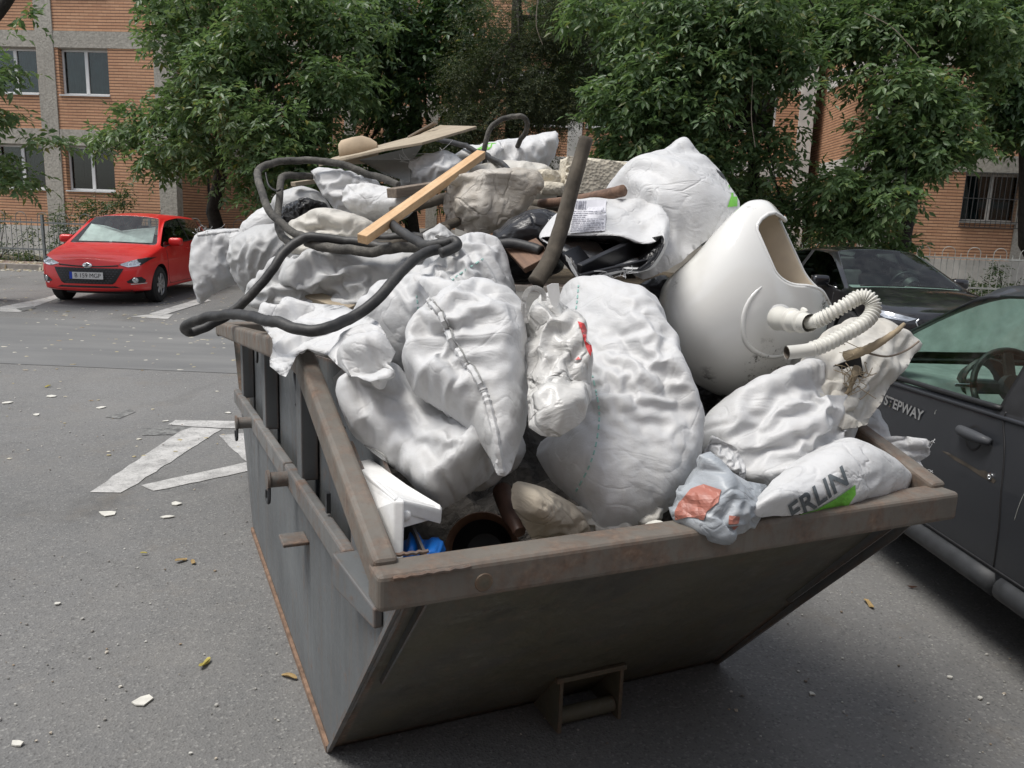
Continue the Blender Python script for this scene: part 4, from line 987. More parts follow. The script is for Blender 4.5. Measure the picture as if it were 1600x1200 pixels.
me = new_mesh('bowl', V, F, [M['porcelain'], M['porcelain_raw']], True, mi)
bm = bmesh.new(); bm.from_mesh(me); bmesh.ops.recalc_face_normals(bm, faces=bm.faces); bm.to_mesh(me); bm.free(); me.polygons.foreach_set('use_smooth', [True]*len(me.polygons))
link('bowl', me, toi)
def interp_(x, tab):
    i = min(int(x), len(tab)-2); f = x-i; f = f*f*(3-2*f); return tab[i]*(1-f)+tab[i+1]*f
P = [bowl(tmax(2*math.pi*i/96), 2*math.pi*i/96, .008) for i in range(97)]
MB().tube(P, .0065, 10, cap=False).build('foot_edge', M['porcelain'], toi, off=tl, smooth=2)
# raised outlet housing and its rounded ridge
Yo = 2.52
bm = bmesh.new(); bmesh.ops.create_uvsphere(bm, u_segments=32, v_segments=20, radius=1)
for v in bm.verts:
    q = v.co; s_ = 1-.18*max(0, q.x)
    v.co = pt(1196, 490, 2.575)+Vector((q.x*.084, q.y*.085*s_, q.z*.068*s_+.010*q.x))-tl
me = bpy.data.meshes.new('outlet_housing'); bm.to_mesh(me); bm.free(); me.materials.append(M['porcelain']); me.polygons.foreach_set('use_smooth', [True]*len(me.polygons)); link('outlet_housing', me, toi)
BW = Bag(); BW.V = [Vector(v)+tl for v in V[:K]]; BW.F = F1; BW.bvh = None
rp = [hit(BW, q.x, q.y, -.003) for q in catmull([(x, y, 0) for x, y in ((1192, 446), (1172, 468), (1162, 495), (1163, 528), (1178, 548), (1206, 558), (1236, 552))], 8)]
rp = [q for q in rp if q is not None]
MB().tube(rp, lambda t: .008*math.sin(math.pi*min(1, max(0, t)))**.4+.001, 10).build('raised_ridge', M['porcelain'], toi, off=tl, smooth=2)
for q in ((1190, 402), (1198, 424), (1254, 466)):
    MB().lathe([(0, .012), (.004, .011), (.005, .0)], (-.4, -1, .2), pt(*q, 2.76), 14).build('fixing_hole', M['porcelain_raw'], toi, off=tl, smooth=True)
# waste coupling and corrugated hose, one thing pushed into the outlet
hose = thing('waste_hose', 'white corrugated waste hose bent back from the toilet outlet', 'hose', pt(1215, 498, 2.44))
hl = Vector(hose.location)
ax = (pt(1268, 505, 2.30)-pt(1216, 497, 2.45)); Lc = ax.length
MB().lathe([(0, .0), (0, .034), (.01, .037), (.022, .034), (.06, .033), (.066, .036), (.074, .036), (.08, .030), (.11, .029), (.114, .032), (.12, .032), (.125, .026), (Lc, .026)], ax, pt(1214, 497, 2.455), 24).build('coupling', M['pvc_white'], hose, off=hl, smooth=True)
MB().tube(catmull([pt(*q) for q in ((1256, 492, 2.36), (1258, 486, 2.35), (1254, 484, 2.36))], 4), .008, 8).build('clip_screw', M['pvc_white'], hose, off=hl, smooth=True)
hpth = [(1262, 505, 2.33), (1280, 500, 2.30), (1300, 489, 2.28), (1325, 474, 2.27), (1343, 464, 2.27), (1358, 466, 2.26), (1365, 480, 2.25), (1358, 497, 2.235), (1340, 511, 2.22), (1315, 525, 2.21), (1290, 538, 2.2), (1262, 547, 2.19), (1229, 551, 2.18)]
P = catmull([pt(*q) for q in hpth], 26)
def hr(t):
    if t < .07 or t > .9: return .0185
    return .019+.0026*(1 if math.sin(t*2*math.pi*46) > 0 else -1)*min(1, abs(math.sin(t*2*math.pi*46))*2)
MB().tube(P, hr, 18, cap=False).build('corrugated_pipe', M['pvc_white'], hose, off=hl, smooth=2)
MB().tube(P[-22:], .016, 16, cap=False).build('pipe_bore', M['pvc_in'], hose, off=hl, smooth=2)
tb('pvc_pipe', 'short white pipe end poking out behind the toilet', 'pipe', [(1200, 372, 2.95), (1228, 381, 2.95)], .017, 'pvc_white', 14)
# roots and straw in the open sack
tb('root', 'bare root lying across the open sack', 'branch', [(1322, 556, 2.30), (1350, 548, 2.26), (1380, 532, 2.24), (1400, 518, 2.24), (1413, 506, 2.25)], lambda t: .011*(1-t)+.005, 'straw', 8, 8, jit=.12)
tb('root', 'thin root bowing along the mouth of the open sack', 'branch', [(1350, 550, 2.26), (1385, 557, 2.25), (1415, 548, 2.25), (1436, 533, 2.26)], .003, 'old_wood', 6)
tb('root', 'root stump hanging in the open sack', 'branch', [(1340, 575, 2.3), (1332, 595, 2.27), (1325, 612, 2.26), (1308, 625, 2.25)], lambda t: .010*(1-t)+.002, 'straw', 8, 6, jit=.2)
st = MB(); random.seed(5)
for k in range(26):
    x, y = random.gauss(1333, 10), random.gauss(1, 14)+582
    st.tube(catmull([pt(x, y, 2.27), pt(x+random.uniform(-12, 12), y+random.uniform(-10, 10), 2.25), pt(x+random.uniform(-24, 24), y+random.uniform(-16, 24), 2.25)], 3), .0012, 4)
o = st.build('straw', M['straw'], None, loc=pt(1333, 600, 2.3)); tag(o, 'tuft of dry straw in the open sack', 'straw', kind='stuff')
MB()
V, F = plate([pt(*q) for q in ((1302, 572, 2.33), (1345, 556, 2.33), (1350, 590, 2.33), (1315, 588, 2.33))], .004, (0, 1, 0)); tag(MB().add(V, F).build('plastic_scrap', M['black_plastic'], None, loc=pt(1330, 585, 2.33)), 'black plastic scrap under the straw in the open sack', 'plastic scrap')
# open sack with a label, black trays inside
mo = thing('open_rubble_sack', 'big white sack tipped on its side, paper label by its open mouth', 'sack', pt(1030, 430, 2.75))
ml = Vector(mo.location)
bd = bag('sack_body', None, [(905, 372), (930, 330), (962, 300), (990, 272), (1020, 246), (1050, 226), (1066, 223), (1090, 236), (1122, 262), (1140, 290), (1158, 318), (1150, 340), (1120, 365), (1090, 385), (1062, 408), (1035, 425), (1005, 436), (985, 425), (1000, 400), (960, 385)],
    2.85, .15, 'sack_bright', ky=.25, kx=-.1, q=.72, fold=(52, 4, .026), lump=.025, crum=.004, taut=.25, fine=.03, cell=.03, bend=.3, seed=41, parent=mo, res=76, nr=28)
drape(bd, poly_mesh([(1133, 278), (1143, 292), (1156, 312), (1160, 322), (1136, 324), (1142, 305)]), lambda x, y: (x, y), 'green_print', 'print_green', .003, 6)
drape(bd, poly_mesh([(1117, 264), (1128, 272), (1134, 282), (1126, 276)]), lambda x, y: (x, y), 'printed_mark', 'print_black', .003, 6)
# mouth: a flattened tube
ring = [(842, 372, 2.62), (868, 340, 2.66), (895, 318, 2.70), (935, 312, 2.74), (985, 312, 2.76), (1022, 322, 2.72), (1045, 345, 2.62), (1042, 385, 2.50), (1015, 425, 2.42), (975, 430, 2.38), (940, 438, 2.36), (912, 446, 2.36), (893, 425, 2.42), (872, 395, 2.52)]
lip = [(845, 378, 2.56), (880, 372, 2.56), (915, 371, 2.55), (960, 374, 2.53), (1000, 380, 2.50), (1025, 378, 2.47), (1034, 372, 2.45), (1036, 388, 2.43), (1012, 424, 2.40), (975, 427, 2.37), (940, 435, 2.35), (911, 445, 2.34), (896, 420, 2.40), (874, 392, 2.50)]
deep = [(930+.5*(x-930), 385+.5*(y-385), Y_+.3) for x, y, Y_ in lip]
R0, R1, R2 = (catmull([pt(*q) for q in r_], 6, True) for r_ in (ring, lip, deep))
NQ = len(R0); V = []; LV = 14
back_ = [p_.lerp(pt(1000, 370, 2.9), .45) for p_ in R0]
allr = [back_]+[[a.lerp(b, t) for a, b in zip(R0, R1)] for t in [k/LV for k in range(LV+1)]]
VV = []
for j, rr in enumerate(allr):
    for i, p_ in enumerate(rr):
        h = .018*ridge(p_*9+Vector((2, 1, 0)))*(1 if 0 < j else .2) + .012*noise.noise(p_*21)
        VV.append(p_+Vector((0, -h, h*.6)))
F = [(j*NQ+i, j*NQ+(i+1) % NQ, (j+1)*NQ+(i+1) % NQ, (j+1)*NQ+i) for j in range(len(allr)-1) for i in range(NQ)]
# the sheet folds inwards
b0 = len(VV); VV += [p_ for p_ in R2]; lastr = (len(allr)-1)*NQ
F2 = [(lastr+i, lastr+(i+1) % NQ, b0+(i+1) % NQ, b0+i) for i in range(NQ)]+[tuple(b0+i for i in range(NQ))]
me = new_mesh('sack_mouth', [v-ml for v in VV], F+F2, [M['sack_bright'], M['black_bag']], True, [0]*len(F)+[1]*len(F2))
mth = link('sack_mouth', me, mo)
MB_ = Bag(); MB_.V = VV; MB_.F = F; MB_.bvh = None; MB_.o = mo; MB_.base = ml; MB_.n = Vector((0, -1, .5))
fray(mo, [(930, 440, 2.35), (948, 436, 2.35), (975, 428, 2.36)], 6, .02, 5)
lab = drape(MB_, poly_mesh([(899, 315), (947, 313), (945, 362), (890, 366)]), lambda x, y: (x, y), 'paper_label', 'paper_label', .004, 6)
random.seed(3)
bars = bpy.data.meshes.new('p'); Vb = []; Fb = []; x = 900.
while x < 916:
    w_ = random.choice((.6, 1., 1.6)); k = len(Vb); Vb += [(x, 316, 0), (x+w_, 316, 0), (x+w_-1.2, 328, 0), (x-1.2, 328, 0)]; Fb.append((k, k+1, k+2, k+3)); x += w_+random.choice((.6, 1.1))
bars.from_pydata(Vb, [], Fb); ob = drape(MB_, bars, lambda x, y: (x, y), 'bar_code', 'label_ink', .0055, 6); ob['kind'] = 'stuff'
Vb = []; Fb = []
for r_ in range(11):
    y = 332+r_*3.0; x = 896-r_*.55
    while x < 942-r_*.2:
        w_ = random.uniform(2, 9); k = len(Vb); Vb += [(x, y, 0), (x+w_, y, 0), (x+w_, y+.9, 0), (x, y+.9, 0)]; Fb.append((k, k+1, k+2, k+3)); x += w_+1
        if r_ in (2, 3) and x > 915: break
tx = bpy.data.meshes.new('p'); tx.from_pydata(Vb, [], Fb); ob = drape(MB_, tx, lambda x, y: (x, y), 'label_print', 'label_ink', .0055, 12); ob['kind'] = 'stuff'
G_T = 'black trays in the mouth of the open sack'
for i, (a, b, w_, h_, lb) in enumerate((((905, 432, 2.40), (1000, 386, 2.58), .02, .075, 'black plastic tray edge slanting across the sack mouth'), ((888, 392, 2.50), (916, 424, 2.48), .10, .02, 'black plastic bracket at the left of the sack mouth'), ((905, 436, 2.37), (1010, 412, 2.47), .012, .03, 'thin black rail along the lower lip of the sack mouth'))):
    bm_('plastic_tray', lb, 'tray', a, b, w_, h_, 'black_plastic', up=(0, -.3, 1), group=G_T)
# foam tray, pan, bottle, glove at the near left corner
ft = thing('foam_tray', 'white moulded foam tray wedged in the near left corner', 'tray', pt(610, 860, 1.7))
fo = Vector(ft.location)
P = [(552, 716, 1.98), (575, 712, 2.02), (640, 748, 1.95), (690, 790, 1.80), (692, 798, 1.79), (640, 770, 1.70), (612, 768, 1.66)]
def quad(name, pts, t, nrm, mat='styrofoam', bev=.006):
    MB().add(*plate([pt(*q) for q in pts], t, nrm)).build(name, M[mat], ft, off=fo, bevel=bev, seg=3)
quad('top_rim', [(553, 722, 1.98), (580, 716, 2.02), (640, 760, 1.78), (690, 788, 1.74), (690, 800, 1.73), (616, 778, 1.62), (580, 748, 1.80)], .03, (0, 0, -1))
quad('side_wall', [(555, 728, 1.97), (614, 782, 1.62), (612, 880, 1.60), (585, 800, 1.70), (565, 760, 1.86)], .025, (1, .1, 0))
quad('front_wall', [(614, 780, 1.62), (690, 798, 1.735), (688, 812, 1.735), (652, 818, 1.69), (622, 830, 1.63), (612, 850, 1.62)], .03, (0, 1, 0))
MB().lathe([(0, .012), (.02, .011), (.024, .006), (.025, 0)], (.1, -1, 0), pt(634, 802, 1.66), 14).build('foam_knob', M['styrofoam'], ft, off=fo, smooth=True)
c = pt(752, 866, 2.02)
pan = thing('metal_basin', 'old brown metal basin with a rolled edge behind the near rim', 'basin', c); po = Vector(pan.location)
ax_ = Vector((-.12, -.80, .45))
MB().lathe([(-.06, .06), (-.04, .085), (-.01, .097), (.0, .101), (.006, .098), (.0, .088), (-.012, .082)], ax_, c+Vector((0, .03, 0)), 48).build('basin_wall', M['copper_pan'], pan, off=po, smooth=True)
MB().lathe([(-.012, .0822), (-.035, .07), (-.055, .05), (-.058, 0)], ax_, c+Vector((0, .03, 0)), 48).build('basin_inside', M['black_plastic'], pan, off=po, smooth=True)  # black colour paints in the shade of the basin's hollow
bt = [pt(784, 766, 1.98), pt(800, 800, 1.90), pt(812, 832, 1.83)]
d = (bt[2]-bt[0]); o = MB().lathe([(0, 0), (0, .024), (.02, .026), (d.length*.6, .026), (d.length*.8, .018), (d.length*.97, .016), (d.length, .014), (d.length+.001, 0)], d, bt[0], 20).build('bottle', M['bottle_brown'], None, loc=bt[2], smooth=True)
tag(o, 'dirty brown bottle lying neck down beside the paper bag', 'bottle')
gl = bag('rubber_glove', 'crumpled bright blue rubber glove in the near left corner', [(614, 866), (626, 850), (640, 834), (652, 832), (664, 848), (678, 840), (692, 846), (692, 866), (670, 884), (628, 886)], 1.72, .03, 'glove_blue', 'glove', crum=.02, lump=.03, seed=51, res=40, nr=16)
bag('black_bin_bag', 'black bin bag deep under the toilet between sacks', [(1000, 445), (1040, 430), (1075, 470), (1100, 560), (1140, 620), (1110, 650), (1070, 600), (1040, 500)], 2.75, .08, 'black_bag', 'bin bag', crum=.02, seed=52, res=40, nr=14)
bag('black_bin_bag', 'black bin bag in the gap between stake and dusty sack', [(760, 375), (800, 340), (850, 325), (890, 350), (880, 420), (830, 445), (790, 440), (765, 410)], 2.75, .08, 'black_bag', 'bin bag', crum=.02, seed=53, res=40, nr=14)
c = pt(1027, 832, 1.80); rock('plaster_lump', 'grey broken plaster lump on the near rim', 'plaster', c, (.022, .03, .024), 'plaster_chip', 4, .15, .4, 2, .85)
# spilled plaster on the rim
pp = sk(.93, NY+.005, .984); V = [pp+Vector((math.cos(a_)*(.05+.02*noise.noise(Vector((math.cos(a_)*2, math.sin(a_)*2, 3)))), math.sin(a_)*(.03+.012*noise.noise(Vector((math.cos(a_)*3, math.sin(a_)*3, 9)))), 0)) for a_ in [2*math.pi*k/40 for k in range(40)]]
tag(MB().add(*plate(V, .003, (0, 0, 1))).build('plaster_splash', M['plaster_white'], None, loc=pp), 'white splash of dried plaster on the near rim', 'plaster')

# ------------------------------------------------------------------ cars
def interp(x, tab):
    if x <= tab[0][0]: return tab[0][1]
    for (a, va), (b, vb) in zip(tab, tab[1:]):
        if x <= b: return va+(vb-va)*(x-a)/(b-a)
    return tab[-1][1]
def eval_mesh(ob):
    dg = bpy.context.evaluated_depsgraph_get(); return bpy.data.meshes.new_from_object(ob.evaluated_get(dg))
def make_car(name, label, loc, heading, p, paintm, glassm, screenm, seats=True):
    """heading: angle of the car's forward x axis; built from a smooth shell, split into body and panes"""
    root = thing(name, label, 'car', loc, heading)
    L, W, H = p['L'], p['W'], p['H']; hw = W/2; xf = L/2
    xs = p['stations']                      # (x, zone) rear to front
    def ring(x, zone):
        t = abs(x)/xf; wp = 1-.05*max(0, (t-.55)/.45)**2-p.get('nosetaper', .13)*max(0, (t-.8)/.2)**2*(1 if x > 0 else .5)
        y4 = hw*wp; zb = interp(x, p['bottom']); belt = interp(x, p['belt']); edge_ = interp(x, p['top'])
        y5 = y4*p.get('tumble5', .955)
        pts = [(0, zb), (y4*.80, zb), (y4*.955, zb+.03), (y4*.99, .44), (y4, p.get('crease', .68))]
        if zone == 'cabin':
            y6 = p['roofw']/2*(1-.06*max(0, (-x-.6))); pts += [(y5, belt), (y6, edge_-.035), (y6-.075, edge_), (y6*.5, edge_+.03), (0, edge_+.04)]
        elif zone == 'cowl':
            pts += [(y5, belt), (y5-.035, belt+.028), (y5-.10, belt+.035), (y5*.5, belt+.05), (0, belt+.055)]
        else:
            pts[4] = (y4, min(p.get('crease', .68), belt-.1)); pts[3] = (pts[3][0], min(.44, belt-.25))
            pts += [(y5+.01, belt), (y5-.05, belt+.03), (y5-.16, belt+.045), (y5*.5, belt+.065), (0, belt+.072)]
        return [(x+ (p['lean'](y_, z_) if zone == 'nose' else (-p.get('tail', lambda y, z: 0.)(y_, z_) if zone == 'tail' else 0)), y_, z_) for y_, z_ in pts]
    rings = [ring(x, z) for x, z in xs]; K = 10
    V = []; idx = {}; F = []; mi = []
    def vid(i, k, s_):
        if k in (0, 9): s_ = 1
        if (i, k, s_) not in idx:
            x, y, z = rings[i][k]; idx[(i, k, s_)] = len(V); V.append((x, y*s_, z))
        return idx[(i, k, s_)]
    gl = p['glass']                         # (station index, ring index) -> pane number
    for i in range(len(xs)-1):
        for k in range(K-1):
            for s_ in (1, -1):
                f = [vid(i, k, s_), vid(i+1, k, s_), vid(i+1, k+1, s_), vid(i, k+1, s_)]
                F.append(f if s_ > 0 else f[::-1]); mi.append(gl.get((i, k), 0) if gl.get((i, k), 0) < 2 or s_ > 0 else gl[(i, k)]+20)
    # front and rear caps with a bulge in plan
    for i, sg in ((0, -1), (len(xs)-1, 1)):
        def cv(k, c):
            if k in (0, 9): return vid(i, k, 1)
            if c == 4: return vid(i, k, 1)
            if c == -4: return vid(i, k, -1)
            key = ('c', i, k, c)
            if key not in idx:
                x, y, z = rings[i][k]; fr = c/4; idx[key] = len(V); V.append((x+sg*p.get('bulge', .10)*(1-fr*fr)*(1 if z < .9 else .5), y*fr, z))
            return idx[key]
        cs = [4, 2, 0, -2, -4]
        for k in range(1, 8):
            for a, b in zip(cs, cs[1:]):
                f = [cv(k, a), cv(k, b), cv(k+1, b), cv(k+1, a)]; F.append(f if sg > 0 else f[::-1]); mi.append(0)
        for kk, kn in ((0, 1), (9, 8)):
            for a, b in zip(cs, cs[1:]):
                f = [cv(kk, 0), cv(kn, b), cv(kn, a)] if kk == 0 else [cv(kk, 0), cv(kn, a), cv(kn, b)]
                F.append(f if sg > 0 else f[::-1]); mi.append(0)
    me = new_mesh('body', V, F, [M[paintm]], True)
    slots = 30
    for k in range(1, slots): me.materials.append(M['plastic_black'])
    me.polygons.foreach_set('material_index', mi)
    bm = bmesh.new(); bm.from_mesh(me); bmesh.ops.recalc_face_normals(bm, faces=bm.faces)
    cl = bm.edges.layers.float.get('crease_edge') or bm.edges.layers.float.new('crease_edge')
    for e in bm.edges:
        ms = {f.material_index for f in e.link_faces}
        if len(ms) > 1: e[cl] = 1.
    vl = bm.verts.layers.float.get('crease_vert') or bm.verts.layers.float.new('crease_vert')
    for v in bm.verts:
        if any(f.material_index > 1 for f in v.link_faces): v[vl] = .75
    inv = {v: k for k, v in idx.items()}
    bm.verts.ensure_lookup_table()
    for e in bm.edges:
        ka, kb = inv.get(e.verts[0].index), inv.get(e.verts[1].index)
        if ka and kb and ka[0] != 'c' and kb[0] != 'c' and ka[1] == kb[1] and ka[1] in (2, 4, 5):
            e[cl] = max(e[cl], {2: .5, 4: .45, 5: .3}[ka[1]])
    bm.to_mesh(me); bm.free()
    ob = bpy.data.objects.new('tmp', me); COL.objects.link(ob)
    md = ob.modifiers.new('s', 'SUBSURF'); md.levels = 3; md.render_levels = 3
    wr = p['wheel_r']; cut = []
    for wx in p['axles']:
        for s_ in (1, -1):
            c_ = MB().lathe([(-.0, 0), (-.0, wr+.045), (.40, wr+.045), (.40, 0)], (0, s_, 0), (wx, s_*(hw-.22), wr), 40)
            cm = new_mesh('cut', c_.V, c_.F, [M['plastic_black']]*2)
            bmc = bmesh.new(); bmc.from_mesh(cm); bmesh.ops.remove_doubles(bmc, verts=bmc.verts, dist=1e-5); bmesh.ops.recalc_face_normals(bmc, faces=bmc.faces); bmc.to_mesh(cm); bmc.free()
            cm.polygons.foreach_set('material_index', [1]*len(cm.polygons))
            co = bpy.data.objects.new('cut', cm); COL.objects.link(co); cut.append(co)
            b_ = ob.modifiers.new('b', 'BOOLEAN'); b_.operation = 'DIFFERENCE'; b_.object = co; b_.solver = 'EXACT'
    full = eval_mesh(ob)
    for co in cut: bpy.data.objects.remove(co)
    bpy.data.objects.remove(ob)
    fv = [v.co.copy() for v in full.vertices]; fp = [tuple(q.vertices) for q in full.polygons]; fm = [q.material_index for q in full.polygons]
    root_b = BVHTree.FromPolygons(fv, fp)
    def sub(sel, nm, mats, remap=None, parent=root):
        fs = [fp[i] for i in range(len(fp)) if sel(fm[i])]
        if not fs: return None
        us = sorted({v for f in fs for v in f}); mp = {v: i for i, v in enumerate(us)}
        m_ = new_mesh(nm, [fv[v] for v in us], [tuple(mp[v] for v in f) for f in fs], [M[x] for x in mats], True, [remap(fm[i]) for i in range(len(fp)) if sel(fm[i])] if remap else None)
        m_.set_sharp_from_angle(angle=R(38)); return link(nm, m_, parent)
    body = sub(lambda k: k < 2, 'body', [paintm, 'plastic_black'], lambda k: k)
    body.modifiers.new('th', 'SOLIDIFY').thickness = .012; body.modifiers['th'].offset = -1
    body.modifiers['th'].use_even_offset = False
    panes = {}
    for k in range(2, 30):
        nm = {2: 'windscreen', 3: 'rear_window'}.get(k if k < 20 else k-20, 'side_window')
        if k in (2, 3):
            o = sub(lambda q, k=k: q in (k, k+20), nm, [screenm])
        elif k in (22, 23): continue
        else: o = sub(lambda q, k=k: q == k, nm, [glassm])
        if o: panes[k] = o
    # helpers that lay trim on the shell
    def cast(o, d):
        l_, n_, _, _ = root_b.ray_cast(Vector(o), Vector(d))
        return (l_, n_) if l_ is not None else (None, None)
    def patch(nm, poly, side, mat, lift=.004, cut_=.04, parent=root, thick=0., smooth=True):
        """poly in (y, z) for side 'f' or (x, z) for side 'l' / 'r'"""
        me_ = poly_mesh(poly); bm_2 = bmesh.new(); bm_2.from_mesh(me_)
        for ax in (0, 1):
            vals = [q[ax] for q in poly]; t = min(vals)+cut_
            while t < max(vals):
                c0 = Vector(); c0[ax] = t; n0 = Vector(); n0[ax] = 1
                bmesh.ops.bisect_plane(bm_2, geom=bm_2.verts[:]+bm_2.edges[:]+bm_2.faces[:], plane_co=c0, plane_no=n0); t += cut_
        bmesh.ops.triangulate(bm_2, faces=bm_2.faces); bad = []
        for v in bm_2.verts:
            if side == 'f': l_, n_ = cast((5, v.co.x, v.co.y), (-1, 0, 0))
            else: l_, n_ = cast((v.co.x, 5 if side == 'l' else -5, v.co.y), (0, -1 if side == 'l' else 1, 0))
            if l_ is None: bad.append(v)
            else: v.co = l_+n_*lift
        bmesh.ops.delete(bm_2, geom=bad, context='VERTS')
        m_ = bpy.data.meshes.new(nm); bm_2.to_mesh(m_); bm_2.free(); m_.materials.append(M[mat])
        if smooth: m_.polygons.foreach_set('use_smooth', [True]*len(m_.polygons))
        o = link(nm, m_, parent)
        if thick: s2 = o.modifiers.new('t', 'SOLIDIFY'); s2.thickness = thick; s2.offset = 0
        return o
    def line(nm, pts, side, mat, r_=.004, lift=0., parent=root, n=6):
        P_ = []
        for q in catmull([(a, b, 0) for a, b in pts], n):
            if side == 'f': l_, n_ = cast((5, q.x, q.y), (-1, 0, 0))
            elif side == 't': l_, n_ = cast((q.x, q.y, 5), (0, 0, -1))
            else: l_, n_ = cast((q.x, 5 if side == 'l' else -5, q.y), (0, -1 if side == 'l' else 1, 0))
            if l_ is not None: P_.append(l_+n_*lift)
        if len(P_) > 1: return MB().tube(P_, r_, 6).build(nm, M[mat], parent, smooth=2)
    # wheels
    def wheel(wx, s_):
        yo = s_*(hw-.015)
        w_ = MB().lathe([(0, wr*.62), (0, wr*.9), (-.03, wr), (-.17, wr), (-.2, wr*.9), (-.2, wr*.6)], (0, s_, 0), (wx, yo, wr), 40).build('wheel', M['tyre'], root, smooth=True)
        MB().lathe([(-.02, wr*.66), (-.004, wr*.655), (-.01, wr*.60), (-.05, wr*.56), (-.16, wr*.55), (-.16, .0)], (0, s_, 0), (wx, yo, wr), 36).build('rim', M['rim_silver'], w_, smooth=True)
        for q in range(p.get('spokes', 7)):
            an = 2*math.pi*q/p.get('spokes', 7); dv = Vector((math.cos(an), 0, math.sin(an)))
            c0 = Vector((wx, yo-s_*.02, wr)); MB().beam(c0+dv*.03, c0+dv*wr*.62, .07, .02, up=(0, s_, 0), wd2=.045).build('spoke', M['rim_silver'], w_, bevel=.006)
        MB().lathe([(0, .03), (.006, .028), (.008, 0)], (0, s_, 0), (wx, yo-s_*.012, wr), 16).build('hub_cap', M['rim_silver'], w_, smooth=True)
        MB().lathe([(-.10, wr*.5), (-.11, 0)], (0, s_, 0), (wx, yo, wr), 20).build('brake_disc', M['plastic_dark'], w_)
    for wx in p['axles']:
        for s_ in (1, -1): wheel(wx, s_)
    # underside, dash, wheel, seats
    MB().box(-xf+.35, xf-.4, -hw+.32, hw-.32, .16, .24).build('underbody', M['plastic_black'], root)
    cx = p['cowl']
    V2, F2 = plate([(cx-.02, -hw+.14, p['beltc']-.02), (cx-.5, -hw+.14, p['beltc']-.03), (cx-.62, -hw+.14, p['beltc']-.14), (cx-.55, -hw+.14, p['beltc']-.5), (cx-.02, -hw+.14, p['beltc']-.5)], W-.28, (0, 1, 0))
    dash = MB().add(V2, F2).build('dashboard', M['interior_dash'], root, bevel=.03, seg=3)
    MB().lathe([(0, .10), (.09, .13), (.10, .12), (.06, .09)], (-1, 0, .2), (cx-.45, hw*.42, p['beltc']-.05), 20).build('instrument_hood', M['plastic_black'], dash, smooth=True)
    sc = Vector((cx-.72, hw*.42, p['beltc']-.02)); sa = Vector((-1, 0, .45)).normalized(); u_ = Vector((0, 1, 0)); v_ = sa.cross(u_)
    sw = MB().tube([sc+(u_*math.cos(a)+v_*math.sin(a))*.185 for a in [2*math.pi*k/32 for k in range(33)]], .015, 10).build('steering_wheel', M['plastic_black'], root, smooth=2)
    for an in (0., math.pi, -math.pi/2): MB().beam(sc, sc+(u_*math.cos(an)+v_*math.sin(an))*.18, .05, .02, up=sa).build('spoke', M['plastic_black'], sw, bevel=.005)
    MB().lathe([(0, .07), (.03, .06), (.035, 0)], sa, sc, 20).build('boss', M['plastic_black'], sw, smooth=True)
    if seats:
        for sx in (p['seatx'], p['seatx']-.85):
            for s_ in (1, -1):
                st_ = MB().box(sx-.25, sx+.27, s_*hw*.42-.24, s_*hw*.42+.24, .30, .52).build('seat', M['interior'], root, bevel=.05, seg=3)
                MB().beam((sx-.22, s_*hw*.42, .48), (sx-.42, s_*hw*.42, 1.02), .46, .14, up=(1, 0, 0)).build('seat_back', M['interior'], st_, bevel=.05, seg=3)
                MB().box(sx-.50, sx-.40, s_*hw*.42-.12, s_*hw*.42+.12, 1.04, 1.22).build('head_rest', M['interior'], st_, bevel=.035, seg=3)
    # mirrors
    for s_ in (1, -1):
        mx_ = p['mirror']; c0 = Vector((mx_[0], s_*mx_[1], mx_[2]))
        mr = MB().box(c0.x-.05, c0.x+.09, c0.y-.115, c0.y+.115, c0.z-.065, c0.z+.075).build('mirror', M[p.get('mirror_mat', paintm)], root, bevel=.05, seg=4, smooth=2)
        MB().box(c0.x-.056, c0.x-.045, c0.y-.095, c0.y+.095, c0.z-.05, c0.z+.06).build('mirror_glass', M['chrome'], mr)
        MB().beam((mx_[0], s_*(hw*.87), mx_[2]-.06), (mx_[0], s_*(mx_[1]-.05), mx_[2]-.04), .07, .03).build('mirror_arm', M['plastic_black'], mr, bevel=.008)
    return root, patch, line, cast, dash
def plate_(root, x, z, text, yaw=0., w_=.52, h_=.11, y0=0., parent=None):
    pl = MB().box(x, x+.006, y0-w_/2, y0+w_/2, z-h_/2, z+h_/2).build('number_plate', M['plate_white'], root, bevel=.002)
    # forward is +x, so from the front the text runs towards -y ... mirrored axis
    MB().box(x+.0065, x+.008, y0-w_/2+.0, y0-w_/2+.044, z-h_/2, z+h_/2).build('plate_band', M['plate_blue'], pl)
    tmm = text_mesh(text, .098, .0); me_ = tmm
    for v in me_.vertices: v.co = (x+.0095, y0+.022+v.co.x*.90, z+v.co.y-.002)
    me_.materials.clear(); me_.materials.append(M['plate_ink'])
    t = link('plate_characters', me_, pl); t['kind'] = 'stuff'; return pl
